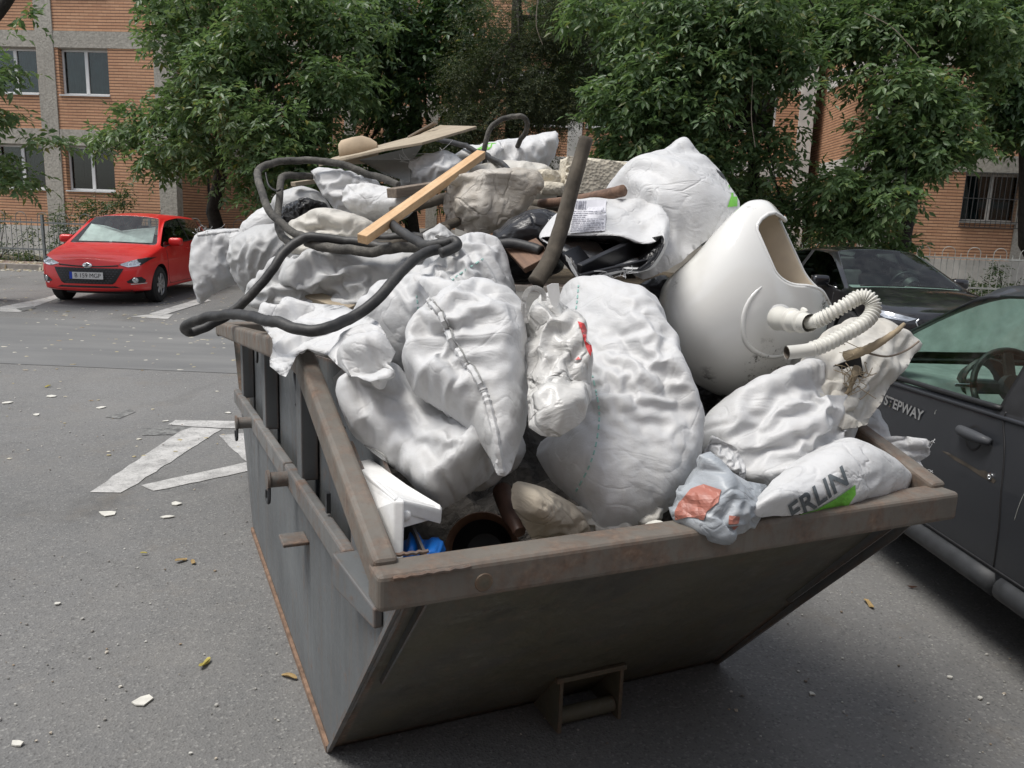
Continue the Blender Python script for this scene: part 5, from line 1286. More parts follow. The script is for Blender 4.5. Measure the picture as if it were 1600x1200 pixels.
# ---- red hatchback
def hatch_params(**kw):
    p = dict(L=4.03, W=1.735, H=1.47, roofw=1.26, wheel_r=.305, axles=(1.22, -1.35), cowl=1.02, beltc=.98, seatx=-.05, nosetaper=.16, bulge=.13,
        bottom=[(-2, .26), (-1.6, .2), (1.6, .2), (2, .24)],
        belt=[(-2, .86), (-1.7, 1.05), (-1.3, 1.04), (.3, .97), (1.02, .915), (1.6, .80), (1.88, .715), (2, .66)],
        top=[(-1.75, 1.34), (-1.45, 1.40), (-.6, 1.435), (.0, 1.425), (.36, 1.385)], crease=.70,
        stations=[(-1.98, 'tail'), (-1.85, 'hood'), (-1.72, 'cabin'), (-1.50, 'cabin'), (-1.42, 'cabin'), (-.42, 'cabin'), (-.34, 'cabin'), (.34, 'cabin'), (1.00, 'cowl'), (1.10, 'hood'), (1.45, 'hood'), (1.78, 'hood'), (1.93, 'nose')],
        lean=lambda y, z: -.10*max(0, (z-.60))/.25+(.03 if z < .5 else 0), mirror=(.62, .93, 1.0))
    g = {}
    g[(4, 5)] = 4; g[(6, 5)] = 5; g[(7, 5)] = 5; 
    g[(5, 5)] = 1; g[(3, 5)] = 1; g[(7, 7)] = 2; g[(7, 8)] = 2; g[(1, 7)] = 3; g[(1, 8)] = 3; g[(1, 6)] = 0
    p['glass'] = g; p.update(kw); return p
hd = R(-86.5)
RC = Vector((-6.98, 15.3, 0))
red, patch, line, cast, dash = make_car('red_hatchback', 'shiny red hatchback parked by the garden fence', RC, hd, hatch_params(), 'paint_red', 'glass_dark', 'glass_screen')
# front: viewer sees +y of the car on the right
for s_ in (1, -1):
    hl = patch('headlight', [(s_*a, b) for a, b in ((.46, .665), (.62, .725), (.80, .775), (.845, .77), (.80, .70), (.74, .645), (.60, .625))], 'f', 'lamp_reflector', .006)
    patch('headlight_frame', [(s_*a, b) for a, b in ((.70, .75), (.845, .775), (.80, .70), (.76, .655))], 'f', 'plastic_black', .009, parent=hl)
    patch('headlight_strip', [(s_*a, b) for a, b in ((.50, .655), (.60, .628), (.72, .645), (.76, .69), (.745, .70), (.70, .662), (.60, .645))], 'f', 'chrome', .010, parent=hl)
    for yy, zz, rr in ((.63, .668, .036), (.72, .692, .03)):
        l_, n_ = cast((5, s_*yy, zz), (-1, 0, 0))
        if l_ is not None: MB().lathe([(-.02, rr), (.006, rr), (.008, rr*.7), (-.01, rr*.4), (-.012, 0)], n_, l_, 18).build('lamp_lens', M['glass_lamp'] if False else M['chrome'], hl, smooth=True)
    fl_ = patch('fog_lamp_recess', [(s_*a, b) for a, b in ((.58, .40), (.68, .47), (.77, .475), (.80, .42), (.79, .375), (.60, .375))], 'f', 'plastic_black', .006)
    l_, n_ = cast((5, s_*.70, .42), (-1, 0, 0))
    MB().lathe([(0, .05), (.012, .042), (.016, 0)], n_, l_, 18).build('fog_lamp', M['lamp_reflector'], fl_, smooth=True)
    patch('fog_lamp_trim', [(s_*a, b) for a, b in ((.63, .365), (.80, .375), (.80, .362), (.64, .352))], 'f', 'chrome', .008, parent=fl_)
gr = patch('grille', [(-.54, .605), (.54, .605), (.52, .56), (.42, .385), (.38, .355), (-.38, .355), (-.42, .385), (-.52, .56)], 'f', 'plastic_black', .005)
mesh_ = MB()
for i in range(-10, 11):
    for j in range(7):
        yy = i*.052+(.026 if j % 2 else 0); zz = .375+j*.035
        if abs(yy) > .36+.12*(zz-.39)/.2: continue
        l_, n_ = cast((5, yy, zz), (-1, 0, 0))
        if l_ is not None: mesh_.beam(l_+n_*.008+Vector((0, -.015, 0)), l_+n_*.008+Vector((0, .015, 0)), .008, .012)
o = mesh_.build('grille_mesh', M['trim_grey'], gr); o['kind'] = 'stuff'
line('bonnet_gap', [(-.46, .648), (-.2, .632), (0, .628), (.2, .632), (.46, .648)], 'f', 'plastic_black', .012)
em = patch('emblem', [(.075*math.cos(a), .642+.042*math.sin(a)) for a in [2*math.pi*k/24 for k in range(24)]], 'f', 'chrome', .012, thick=.01)
patch('emblem_slot', [(.012+.03*math.cos(a), .652+.012*math.sin(a)) for a in [2*math.pi*k/16 for k in range(16)]], 'f', 'plastic_dark', .019, parent=em)
patch('emblem_slot', [(-.012+.03*math.cos(a), .630+.012*math.sin(a)) for a in [2*math.pi*k/16 for k in range(16)]], 'f', 'plastic_dark', .019, parent=em)
patch('lower_intake', [(-.42, .325), (.42, .325), (.50, .295), (-.50, .295)], 'f', 'plastic_black', .005)
patch('lower_lip', [(-.66, .268), (.66, .268), (.60, .225), (-.60, .225)], 'f', 'plastic_black', .006)
l_, n_ = cast((5, 0, .49), (-1, 0, 0)); plate_(red, l_.x+.026, .487, 'B 159 MGP')
for s_, sd in ((1, 'l'), (-1, 'r')):
    line('door_gap', [(.86, .86), (.88, .6), (.80, .36), (.72, .30)], sd, 'plastic_black', .004)
    line('door_gap', [(-.36, .97), (-.36, .6), (-.36, .30)], sd, 'plastic_black', .004)
    line('belt_trim', [(-1.3, 1.045), (-.4, 1.0), (.3, .972), (.92, .925)], sd, 'plastic_black', .009)
    line('sill_gap', [(.78, .29), (-.9, .29)], sd, 'plastic_black', .004)
    for hx in (-.22, -1.15):
        l_, n_ = cast((hx, s_*5, .86), (0, -s_, 0)); hb = MB().box(hx-.1, hx+.1, l_.y-.012 if s_ < 0 else l_.y-.005, l_.y+.005 if s_ < 0 else l_.y+.022, .845, .878).build('door_handle', M['paint_red'], red, bevel=.012, seg=3)
for y0, y1 in ((.62, -.02), (-.05, -.62)):
    P_ = []
    for k in range(9):
        y = y0+(y1-y0)*k/8; xx = 1.03-.03*(k/8)
        l_, n_ = cast((xx, y, 5), (0, 0, -1))
        if l_ is not None: P_.append(l_+Vector((0, 0, .016)))
    MB().tube(P_, .008, 6).build('wiper', M['plastic_black'], red, smooth=2)
P_ = []
# pale sheet added behind the windscreen, stands in for reflected sky
a0 = [(.90, -.62, .985), (.90, .62, .985), (.52, .55, 1.24), (.50, .2, 1.20), (.48, -.05, 1.16), (.50, -.3, 1.24), (.52, -.55, 1.27)]
tag(MB().add(*plate([Vector(q) for q in a0], .004, (0, 0, -1))).build('reflection_sheet', M['sky_reflection'], red, loc=None))
MB().tube([(-1.25, 0, 1.475), (-1.42, 0, 1.60)], .005, 6).build('aerial', M['plastic_black'], red)
# ---- black saloon
bp = hatch_params(L=4.6, W=1.82, H=1.43, roofw=1.24, wheel_r=.33, axles=(1.42, -1.35), cowl=1.05, beltc=.95, nosetaper=.16, bulge=.14, crease=.66,
    bottom=[(-2.3, .28), (-1.8, .19), (1.8, .19), (2.3, .22)],
    belt=[(-2.3, .92), (-1.9, 1.0), (-1.2, .99), (.3, .935), (1.1, .885), (1.8, .80), (2.15, .70), (2.3, .65)],
    top=[(-2.0, 1.10), (-1.5, 1.22), (-1.0, 1.325), (-.5, 1.365), (.0, 1.37), (.25, 1.345)],
    stations=[(-2.26, 'tail'), (-2.12, 'hood'), (-1.95, 'hood'), (-1.05, 'cabin'), (-.95, 'cabin'), (-.42, 'cabin'), (-.32, 'cabin'), (.24, 'cabin'), (1.10, 'cowl'), (1.2, 'hood'), (1.6, 'hood'), (2.0, 'hood'), (2.2, 'nose')],
    mirror=(.66, .96, .97), mirror_mat='paint_black', spokes=10)
bp['glass'] = {(3, 5): 1, (5, 5): 1, (4, 5): 4, (6, 5): 5, (7, 5): 5, (7, 7): 2, (7, 8): 2, (2, 7): 3, (2, 8): 3}
blk, patch, line, cast, dash = make_car('black_saloon', 'glossy black saloon car parked behind the toilet on the right', Vector((4.9, 11.7, 0)), R(-85), bp, 'paint_black', 'glass_dark', 'glass_car')
for s_ in (1, -1):
    hl = patch('headlight', [(s_*a, b) for a, b in ((.50, .665), (.66, .70), (.84, .735), (.875, .72), (.80, .655), (.60, .63))], 'f', 'lamp_reflector', .006)
    patch('headlight_strip', [(s_*a, b) for a, b in ((.55, .648), (.70, .665), (.82, .70), (.82, .69), (.70, .652), (.58, .638))], 'f', 'chrome', .010, parent=hl)
    fr = patch('air_intake', [(s_*a, b) for a, b in ((.60, .45), (.80, .50), (.84, .44), (.80, .35), (.62, .36))], 'f', 'plastic_black', .006)
    patch('fog_trim', [(s_*a, b) for a, b in ((.60, .355), (.82, .375), (.83, .355), (.62, .335))], 'f', 'chrome', .008, parent=fr)
    patch('bonnet_vent', [(s_*a, b) for a, b in ((.50, .70), (.58, .71), (.57, .70))], 'f', 'plastic_black', .004)
gr = patch('grille', [(-.46, .66), (.46, .66), (.50, .62), (.42, .57), (-.42, .57), (-.50, .62)], 'f', 'plastic_black', .006)
gm = MB()
for i in range(-11, 12):
    for j in range(3):
        l_, n_ = cast((5, i*.04+(.02 if j % 2 else 0), .585+j*.026), (-1, 0, 0))
        if l_ is not None: gm.beam(l_+n_*.009+Vector((0, -.012, 0)), l_+n_*.009+Vector((0, .012, 0)), .006, .01)
o = gm.build('grille_mesh', M['trim_grey'], gr); o['kind'] = 'stuff'
line('grille_trim', [(-.48, .665), (-.51, .62), (-.43, .562), (0, .556), (.43, .562), (.51, .62), (.48, .665)], 'f', 'chrome', .009, .004, parent=gr)
patch('lower_intake', [(-.55, .40), (.55, .40), (.60, .30), (-.60, .30)], 'f', 'plastic_black', .005)
l_, n_ = cast((5, 0, .48), (-1, 0, 0)); plate_(blk, l_.x+.026, .475, 'B 508 DFX')
for s_, sd in ((1, 'l'), (-1, 'r')):
    line('door_gap', [(.92, .84), (.95, .6), (.86, .34), (.8, .30)], sd, 'plastic_black', .004)
    line('door_gap', [(-.37, .95), (-.37, .6), (-.37, .30)], sd, 'plastic_black', .004)
    line('window_chrome', [(-1.02, 1.02), (-.9, .985), (-.4, .965), (.3, .945), (.95, .905)], sd, 'chrome', .007, .002)
    for hx in (-.22, -1.12):
        l_, n_ = cast((hx, s_*5, .80), (0, -s_, 0)); MB().box(hx-.1, hx+.1, l_.y-(.02 if s_ < 0 else .005), l_.y+(.02 if s_ > 0 else .005), .79, .82).build('door_handle', M['paint_black'], blk, bevel=.01, seg=3)
for y0, y1 in ((.62, -.02), (-.05, -.62)):
    P_ = []
    for k in range(9):
        l_, n_ = cast((1.12-.03*(k/8), y0+(y1-y0)*k/8, 5), (0, 0, -1))
        if l_ is not None: P_.append(l_+Vector((0, 0, .016)))
    MB().tube(P_, .008, 6).build('wiper', M['plastic_black'], blk, smooth=2)

# ---- charcoal hatchback beside the skip
sp = hatch_params(L=4.02, W=1.75, H=1.53, roofw=1.32, wheel_r=.32, axles=(1.25, -1.34), cowl=1.05, beltc=.97, nosetaper=.13, bulge=.12, crease=.70, tumble5=.97,
    bottom=[(-2, .32), (-1.6, .24), (1.6, .24), (2, .3)],
    belt=[(-2, .9), (-1.7, 1.02), (-1.3, 1.01), (-.3, .985), (.5, .95), (1.05, .915), (1.6, .86), (1.9, .78), (2, .72)],
    top=[(-1.75, 1.40), (-1.45, 1.44), (-.6, 1.465), (-.1, 1.455), (.2, 1.425)],
    stations=[(-1.98, 'tail'), (-1.85, 'hood'), (-1.72, 'cabin'), (-1.38, 'cabin'), (-1.28, 'cabin'), (-.44, 'cabin'), (-.28, 'cabin'), (.20, 'cabin'), (1.05, 'cowl'), (1.14, 'hood'), (1.45, 'hood'), (1.78, 'hood'), (1.93, 'nose')],
    mirror=(.72, .97, 1.0), mirror_mat='plastic_black')
sp['glass'] = {(5, 5): 1, (3, 5): 1, (4, 5): 4, (6, 5): 5, (7, 5): 5, (7, 7): 2, (7, 8): 2, (1, 7): 3, (1, 8): 3}
sw_, patch, line, cast, dash = make_car('charcoal_hatchback', 'dusty charcoal hatchback right beside the skip at the right edge', Vector((2.70, 3.45, 0)), R(94), sp, 'paint_charcoal', 'glass_car', 'glass_car')
for s_, sd in ((1, 'l'), (-1, 'r')):
    line('door_gap', [(-.33, .99), (-.335, .94), (-.37, .86), (-.40, .75), (-.42, .6), (-.42, .5), (-.41, .40)], sd, 'plastic_black', .0045)
    line('door_gap', [(.98, .90), (1.0, .7), (.95, .45), (.90, .38)], sd, 'plastic_black', .0045)
    line('sill_gap', [(.92, .39), (-1.0, .39)], sd, 'plastic_black', .006)
    line('window_seal', [(-.30, .995), (.1, .978), (.5, .962), (1.0, .925)], sd, 'plastic_black', .012, .004)
    line('belt_ledge', [(-1.6, 1.0), (-.9, .985), (-.34, .965), (.2, .945), (.7, .925), (1.2, .89)], sd, 'paint_charcoal', .010, .0)
    for (a, b) in ((-.42, .92), (-1.02, -.46)):
        sl_ = MB(); P_ = []
        for k in range(12):
            x = a+(b-a)*k/11; l_, n_ = cast((x, s_*5, .33), (0, -s_, 0))
            if l_ is not None: P_.append(l_+Vector((0, -s_*.01, 0)))
        sl_.tube(P_, .05, 14).build('sill_cladding', M['plastic_dark'], sw_, smooth=2)
    for hx in (-.20, -1.12):
        l_, n_ = cast((hx, s_*5, .865), (0, -s_, 0))
        cup = MB().lathe([(.001, .055), (.003, .05), (-.006, 0)], n_, l_+Vector((.015, 0, -.018)), 20).build('handle_cup', M['plastic_black'], sw_, smooth=True)
        P_ = [l_+Vector((dx, s_*dy, dz)) for dx, dy, dz in ((-.10, .008, -.004), (-.07, .028, 0), (0, .034, .002), (.06, .03, .002), (.10, .01, 0))]
        MB().tube(catmull(P_, 6), lambda t: .011+.012*math.sin(math.pi*t)**.6, 12).build('door_handle', M['trim_grey'], sw_, smooth=2)
    l_, n_ = cast((-.335, s_*5, .735), (0, -s_, 0))
    lk = MB().lathe([(0, .015), (.005, .014), (.006, .009), (.003, .008), (.003, 0)], n_, l_, 18).build('door_lock', M['chrome'], sw_, smooth=True)
    # lettering on the door
    tm = text_mesh('STEPWAY', .064, .0016); xs_ = [v.co.x for v in tm.vertices]
    bm = bmesh.new(); bm.from_mesh(tm); bmesh.ops.triangulate(bm, faces=bm.faces)
    for v in bm.verts:
        xx = .35-v.co.x*1.2 if s_ > 0 else .35+v.co.x*1.25; l_, n_ = cast((xx, s_*5, .845+v.co.y), (0, -s_, 0)); v.co = l_+n_*.006
    m2 = bpy.data.meshes.new('lettering'); bm.to_mesh(m2); bm.free(); m2.materials.append(M['chrome']); link('lettering', m2, sw_)
    patch('mirror_triangle', [(.56, .965), (.95, .93), (.80, 1.06), (.58, 1.20)], sd, 'plastic_black', .004)
    # scratches
    for (x0, z0, x1, z1) in ((-.55, .80, -.50, .62), (.10, .895, .105, .875)):
        line('scratch', [(x0, z0), ((x0+x1)/2+.004, (z0+z1)/2), (x1, z1)], sd, 'fence_pale', .0012, .0005)
rp_ = [(-.30, .748), (-.26, .737), (-.18, .742), (-.05, .748), (.0, .742), (-.1, .73), (-.2, .726), (-.28, .718), (-.36, .716), (-.37, .73)]
M['rust_smear'] = flat('rust_smear', (.055, .045, .034), .7, .4, 14).m
patch('rust_smear', rp_, 'l', 'rust_smear', .0015)
MB().box(.62, .64, -.42, -.32, 1.0, 1.04)
MB().lathe([(0, .022), (.01, .02), (.012, 0)], (-1, 0, .2), (.46, -.35, .93), 16).build('air_vent', M['plastic_black'], dash, smooth=True)
MB().beam((.40, .60, .95), (.36, .28, .955), .016, .016).build('stalk', M['chrome'], dash, bevel=.004)

# ------------------------------------------------------------------ blocks of flats, fences
FO = Vector((-13.2, 20.9, 0)); FA = math.atan2(FD.y, FD.x)
def window(b, x0, x1, z0, z1, y, cur='curtain', frame='window_frame', split=.5, depth=.16, cur_w=(0., 1.), along='x'):
    """casement with two sashes set back in its opening; y is the wall's outer face"""
    yf = y+depth; f = MB()
    def B_(xa, xb, ya, yb, za, zb): f.box(xa, xb, ya, yb, za, zb)
    t = .055; xm = x0+(x1-x0)*split
    B_(x0, x0+t, yf, yf+.06, z0, z1); B_(x1-t, x1, yf, yf+.06, z0, z1)
    B_(x0+t, x1-t, yf, yf+.06, z0, z0+t); B_(x0+t, x1-t, yf, yf+.06, z1-t, z1); B_(xm-.045, xm+.045, yf-.012, yf+.06, z0+t, z1-t)
    w_ = f.build('window', M[frame], b)
    for a, c in ((x0+t, xm-.045), (xm+.045, x1-t)):
        MB().box(a, c, yf+.025, yf+.032, z0+t, z1-t).build('pane', M['glass_house'], w_)
    MB().box(x0-.02, x1+.02, y-.05, yf+.02, z0-.035, z0-.003).build('sill', M['window_frame'] if frame == 'window_frame' else M['sill'], w_)
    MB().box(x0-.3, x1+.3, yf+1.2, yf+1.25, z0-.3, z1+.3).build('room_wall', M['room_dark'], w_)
    if cur:
        a, c = x0+(x1-x0)*cur_w[0], x0+(x1-x0)*cur_w[1]; n = 40; V = []
        for i in range(n+1):
            x = a+(c-a)*i/n; yy = yf+.14+.025*math.sin(i*1.35)+.01*math.sin(i*3.1)
            V += [(x, yy, z0+.03), (x, yy, z1-.02)]
        F = [(2*i, 2*i+2, 2*i+3, 2*i+1) for i in range(n)]
        link('curtain', new_mesh('curtain', V, F, M[cur], True), w_)
    return w_
FLOOR = 2.53
def facade(b, y, cols, z_plinth, n_floor, openings, xL, xR, brick='brick', conc='concrete', colw=.5, beam_z0=3.14, beam_h=.42, thick=.3):
    """frame of columns and beams with brick infill; openings: per bay (offset from the bay's left, width) of a window"""
    MB().box(xL, xR, y-.04, y+thick, 0, z_plinth).build('plinth', M['plaster_plinth'], b)
    top = beam_z0+beam_h+FLOOR*(n_floor-1)
    for c in cols:
        MB().box(c, c+colw, y-.035, y+thick, z_plinth, top).build('column', M[conc], b, bevel=.01)
    bays = [(a+colw, d) for a, d in zip(cols, cols[1:])]
    for (a, d), op in zip(bays, openings):
        for k in range(n_floor):
            z0 = z_plinth if k == 0 else beam_z0+beam_h+FLOOR*(k-1); z1 = beam_z0+FLOOR*k
            MB().box(a, d, y-.02, y+thick, z1, z1+beam_h).build('beam', M[conc], b)
            if not op: MB().box(a, d, y, y+thick, z0, z1).build('brick_panel', M[brick], b); continue
            ox, ow, cu, fr, gr_ = op; wz0, wz1 = 1.93+FLOOR*k-.03, z1-.02
            if ox > .01: MB().box(a, a+ox, y, y+thick, z0, z1).build('brick_panel', M[brick], b)
            MB().box(a+ox+ow, d, y, y+thick, z0, z1).build('brick_panel', M[brick], b)
            MB().box(a+ox, a+ox+ow, y, y+thick, z0, wz0).build('brick_panel', M[brick], b)
            MB().box(a+ox, a+ox+ow, y+.02, y+thick, wz1, z1).build('lintel', M[conc], b)
            w_ = window(b, a+ox+.004, a+ox+ow-.004, wz0+.036, wz1-.003, y, cu[k % len(cu)] if cu else None, fr)
            if gr_ and k == 0:
                for i in range(13):
                    x = a+ox-.03+(ow+.06)*i/12; MB().beam((x, y-.09, wz0-.10), (x, y-.09, wz1+.02), .012, .012).build('grille_bar', M['grille_iron'], w_)
                for z in (wz0-.10, wz0+.05, (wz0+wz1)/2, wz1+.02): MB().beam((a+ox-.05, y-.08, z), (a+ox+ow+.05, y-.08, z), .012, .02).build('grille_rail', M['grille_iron'], w_)
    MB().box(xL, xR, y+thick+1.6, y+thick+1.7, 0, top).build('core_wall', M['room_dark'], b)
    MB().box(xL, xR, y, y+9, top, top+.25).build('roof_slab', M[conc], b)
    return top
bl = thing('apartment_block', 'brick apartment block with concrete frame on the left behind the red car', 'building', FO, FA)
W1 = (.055, 1.42, ['curtain', 'curtain', 'curtain_teal'], 'window_frame', 0)
cols = [-7.15, -3.65, -.15, 3.13]
facade(bl, 2.6, cols, .93, 4, [(1.5, 1.45, ['curtain', 'curtain_teal'], 'window_frame', 0), (1.55, 1.43, ['curtain', 'curtain_teal'], 'window_frame', 0), (.10, 1.40, [None, 'curtain_teal', 'curtain', 'curtain'], 'window_frame', 0)], -7.15, 3.63)
MB().box(3.40, 3.60, 2.6+.31, 9, 0, 11).build('side_wall', M['brick_side'], bl)
for k in range(4): MB().box(3.40, 3.63, 2.6+.31, 9, 3.14+FLOOR*k, 3.56+FLOOR*k).build('beam', M['concrete'], bl)
br_ = thing('apartment_block', 'brick apartment block with barred ground floor window behind the black car', 'building', FO+FD*0, FA)
facade(br_, 2.6, [21.9, 25.6, 29.0], .98, 4, [(1.75, 1.42, ['curtain', None], 'window_frame_old', 1), (.6, 1.4, [None], 'window_frame_old', 1)], 21.9, 29.5, colw=.62)
MB().box(21.88, 22.1, 2.91, 9, 0, 11).build('side_wall', M['brick_side'], br_)
for k in range(4):
    MB().box(21.85, 22.1, 2.91, 7.2, 3.14+FLOOR*k, 3.56+FLOOR*k).build('beam', M['render_white'], br_)
bk = thing('apartment_block', 'brick apartment wing with white window frames half hidden by the trees in the middle', 'building', FO+FD*0, FA)
facade(bk, 7.25, [10.6, 14.1, 17.6, 21.1], 1.0, 4, [(1.9, 1.3, [None, 'curtain'], 'window_frame', 0), (.1, 1.35, ['curtain', None], 'window_frame', 0), (1.0, 1.4, ['curtain', None], 'window_frame', 0)], 10.6, 21.84, conc='render_white', colw=.45)
b3 = thing('apartment_block', 'distant brick block showing in chinks through the dark trees', 'building', FO+FD*0, FA)
facade(b3, 16.5, [-3.0, .6, 4.2, 7.8, 11.4, 15.], 1.0, 5, [(1.2, 1.4, ['curtain', None], 'window_frame', 0)]*5, -3, 15.5)

# unseen block added behind the viewer to cut low sky light under the skip
b4 = thing('apartment_block', 'unseen brick block added behind the viewer to screen low sky light', 'building', Vector((26, -11, 0)), math.pi+.06)
facade(b4, 0, [3.6*i for i in range(15)], .95, 4, [(1.1, 1.45, None, 'window_frame', 0) if i % 2 else None for i in range(14)], 0, 50.9)
# fences: hoops and single bars between two rails
def fence(label, x0, x1, mat, posts):
    f = thing('garden_fence', label, 'fence', FO, FA)
    for z in (.34, 1.0): MB().box(x0, x1, -.013, .013, z+.09-.02, z+.09+.02).build('rail', M[mat], f)
    n = int((x1-x0)/.14); bar = None; hoop = None
    for i in range(n):
        x = x0+.07+i*.14
        if i % 4 in (1, 3):
            if bar is None: bar = MB().tube([(0, 0, .14), (0, 0, 1.19)], .008, 6).build('bar', M[mat], f, loc=None); o = bar
            else: o = bar.copy(); COL.objects.link(o); o.parent = f
            o.location = (x, .018, 0)
            o.rotation_euler = (random.uniform(-.012, .012), random.uniform(-.015, .015), 0)
        elif i % 4 == 0:
            if hoop is None:
                P = [(0, 0, .14), (0, 0, 1.2)]+[(.14-.14*math.cos(a), 0, 1.2+.135*math.sin(a)) for a in [math.pi*k/12 for k in range(1, 12)]]+[(.28, 0, 1.2), (.28, 0, .14)]
                hoop = MB().tube(P, .008, 6).build('hooped_bar', M[mat], f); o = hoop
            else: o = hoop.copy(); COL.objects.link(o); o.parent = f
            o.location = (x, .018, 0); o.rotation_euler = (random.uniform(-.012, .012), random.uniform(-.01, .01), 0)
    for x in posts: MB().box(x-.03, x+.03, -.03, .03, .1, 1.28).build('post', M[mat], f, bevel=.004)
fence('dark iron hoop-topped fence along the left garden', -1.6, 8.2, 'fence_paint', (1.42, 4.2, 7.0))
fence('pale iron hoop-topped fence behind the black car', 17.8, 27.2, 'fence_pale', (18.9, 22.0, 26.4))
# a cabinet behind the fence
MB_c = MB().box(-.14, .14, -.15, .15, 0, 1.45); o = MB_c.build('utility_cabinet', M['fence_paint'], None, loc=None, bevel=.01)
P0 = FO+FD*19.6+Vector((0, 1.0, .05)); o.location = P0; tag(o, 'grey metal utility cabinet behind the pale fence beside the toilet', 'cabinet')

# ------------------------------------------------------------------ trees
rng = np.random.default_rng(11)
def leaves(name, clumps, mat, parent, n_twig, leaf=.12, wide=.42, per=7, droop=.75, twig=.32, fill=.55, off=Vector(), tuft=1.):
    """twigs of leaflets spread through the clumps: (centre, radii, weight)"""
    Vs = []; cnt = 0
    tot = sum(c[2] for c in clumps)
    for (c, r_, wt) in clumps:
        n = max(3, int(n_twig*wt/tot)); c0 = np.array(c); r0 = np.array(r_)
        # tufts: the clump is broken into smaller bunches with air between
        nb = max(3, int(9*tuft)) ; bd = rng.normal(size=(nb, 3)); bd /= np.linalg.norm(bd, axis=1)[:, None]
        bc = c0+bd*r0*(.25+.75*rng.random((nb, 1))**.5)*.85; br = (.30+.22*rng.random(nb))
        pick = rng.integers(0, nb, n); c = bc[pick]; r_ = r0*br[pick][:, None]
        d = rng.normal(size=(n, 3)); d /= np.linalg.norm(d, axis=1)[:, None]
        rad = (fill+(1-fill)*rng.random(n)**.6)[:, None]
        lump = 1+.25*rng.normal(size=(n, 1))*.5
        p0 = c+d*r_*rad*lump
        ax = d*np.array([1, 1, .45])+rng.normal(size=(n, 3))*.45; ax[:, 2] -= droop*rng.random(n); ax /= np.linalg.norm(ax, axis=1)[:, None]
        side = np.cross(ax, np.array([0, 0, 1.])); side /= np.linalg.norm(side, axis=1)[:, None]+1e-6
        upv = np.cross(side, ax)
        tl = twig*(.6+.8*rng.random(n))
        for k in range(per):
            t = (k+1)/per; s_ = 0 if k == per-1 else (1 if k % 2 else -1)
            b = p0+ax*(tl*t)[:, None]; b[:, 2] -= .10*t*t*tl
            ld = ax*(.55 if s_ else 1.)+side*s_*.9+rng.normal(size=(n, 3))*.28; ld[:, 2] -= .35*droop
            ld /= np.linalg.norm(ld, axis=1)[:, None]
            ll = (leaf*(.65+.7*rng.random(n)))[:, None]
            ws = np.cross(ld, upv+rng.normal(size=(n, 3))*.5); ws /= np.linalg.norm(ws, axis=1)[:, None]+1e-6
            nn = np.cross(ws, ld)
            q = np.stack([b, b+ld*ll*.42+ws*ll*wide*.5+nn*ll*.07, b+ld*ll-nn*ll*.10, b+ld*ll*.42-ws*ll*wide*.5+nn*ll*.07], 1)
            Vs.append(q.reshape(-1, 3)); cnt += n
    V = np.concatenate(Vs)-np.array(off); n = len(V)//4
    me = bpy.data.meshes.new(name); me.vertices.add(len(V)); me.vertices.foreach_set('co', V.astype(np.float32).ravel())
    li = np.empty((n, 2, 3), np.int32); b = np.arange(n)*4
    li[:, 0, 0] = b; li[:, 0, 1] = b+1; li[:, 0, 2] = b+2; li[:, 1, 0] = b; li[:, 1, 1] = b+2; li[:, 1, 2] = b+3
    me.loops.add(n*6); me.loops.foreach_set('vertex_index', li.ravel()); me.polygons.add(n*2)
    me.polygons.foreach_set('loop_start', np.arange(n*2, dtype=np.int32)*3)
    me.update(calc_edges=True); me.materials.append(M[mat]); me.validate()
    o = link(name, me, parent); o['kind'] = 'stuff'; return o
def tree(name, label, base, trunk, clumps, mat, n_twig, tr=.16, bark='bark_dark', group='trees in front of the flats', limbs=True, **kw):
    """trunk: points from the ground up (x, y px, Y m); clumps: (px, py, Y, rx, ry, rz, weight)"""
    t = thing(name, label, 'tree', base, group=group); L = Vector(t.location)
    TP = catmull([pt(*q) if len(q) == 3 else Vector(q[:3]) for q in trunk], 6); TP = [Vector((base.x, base.y, -.05))]+TP
    MB().tube(TP, lambda s_: tr*(1-.55*s_), 12, jit=.06).build('trunk', M[bark], t, off=L, smooth=2)
    cl = [(pt(c[0], c[1], c[2]), c[3:6], c[6]) for c in clumps]
    if limbs:
        for i, (c, r_, wt) in enumerate(cl):
            a = TP[int(len(TP)*(.45+.5*((i*37) % 10)/10))]; m1 = a.lerp(c, .5)+Vector((.2*noise.noise(c*3), .2, .25))
            MB().tube(catmull([a, m1, c, c+(c-m1)*.5], 5), lambda s_: max(.008, tr*.38*(1-s_)), 7, jit=.05).build('limb', M[bark], t, off=L, smooth=2)
    leaves('crown', [((c.x, c.y, c.z), r_, wt) for c, r_, wt in cl], mat, t, n_twig, off=L, **kw)
    return t
G = lambda x, Y: Vector((x, Y, 0))
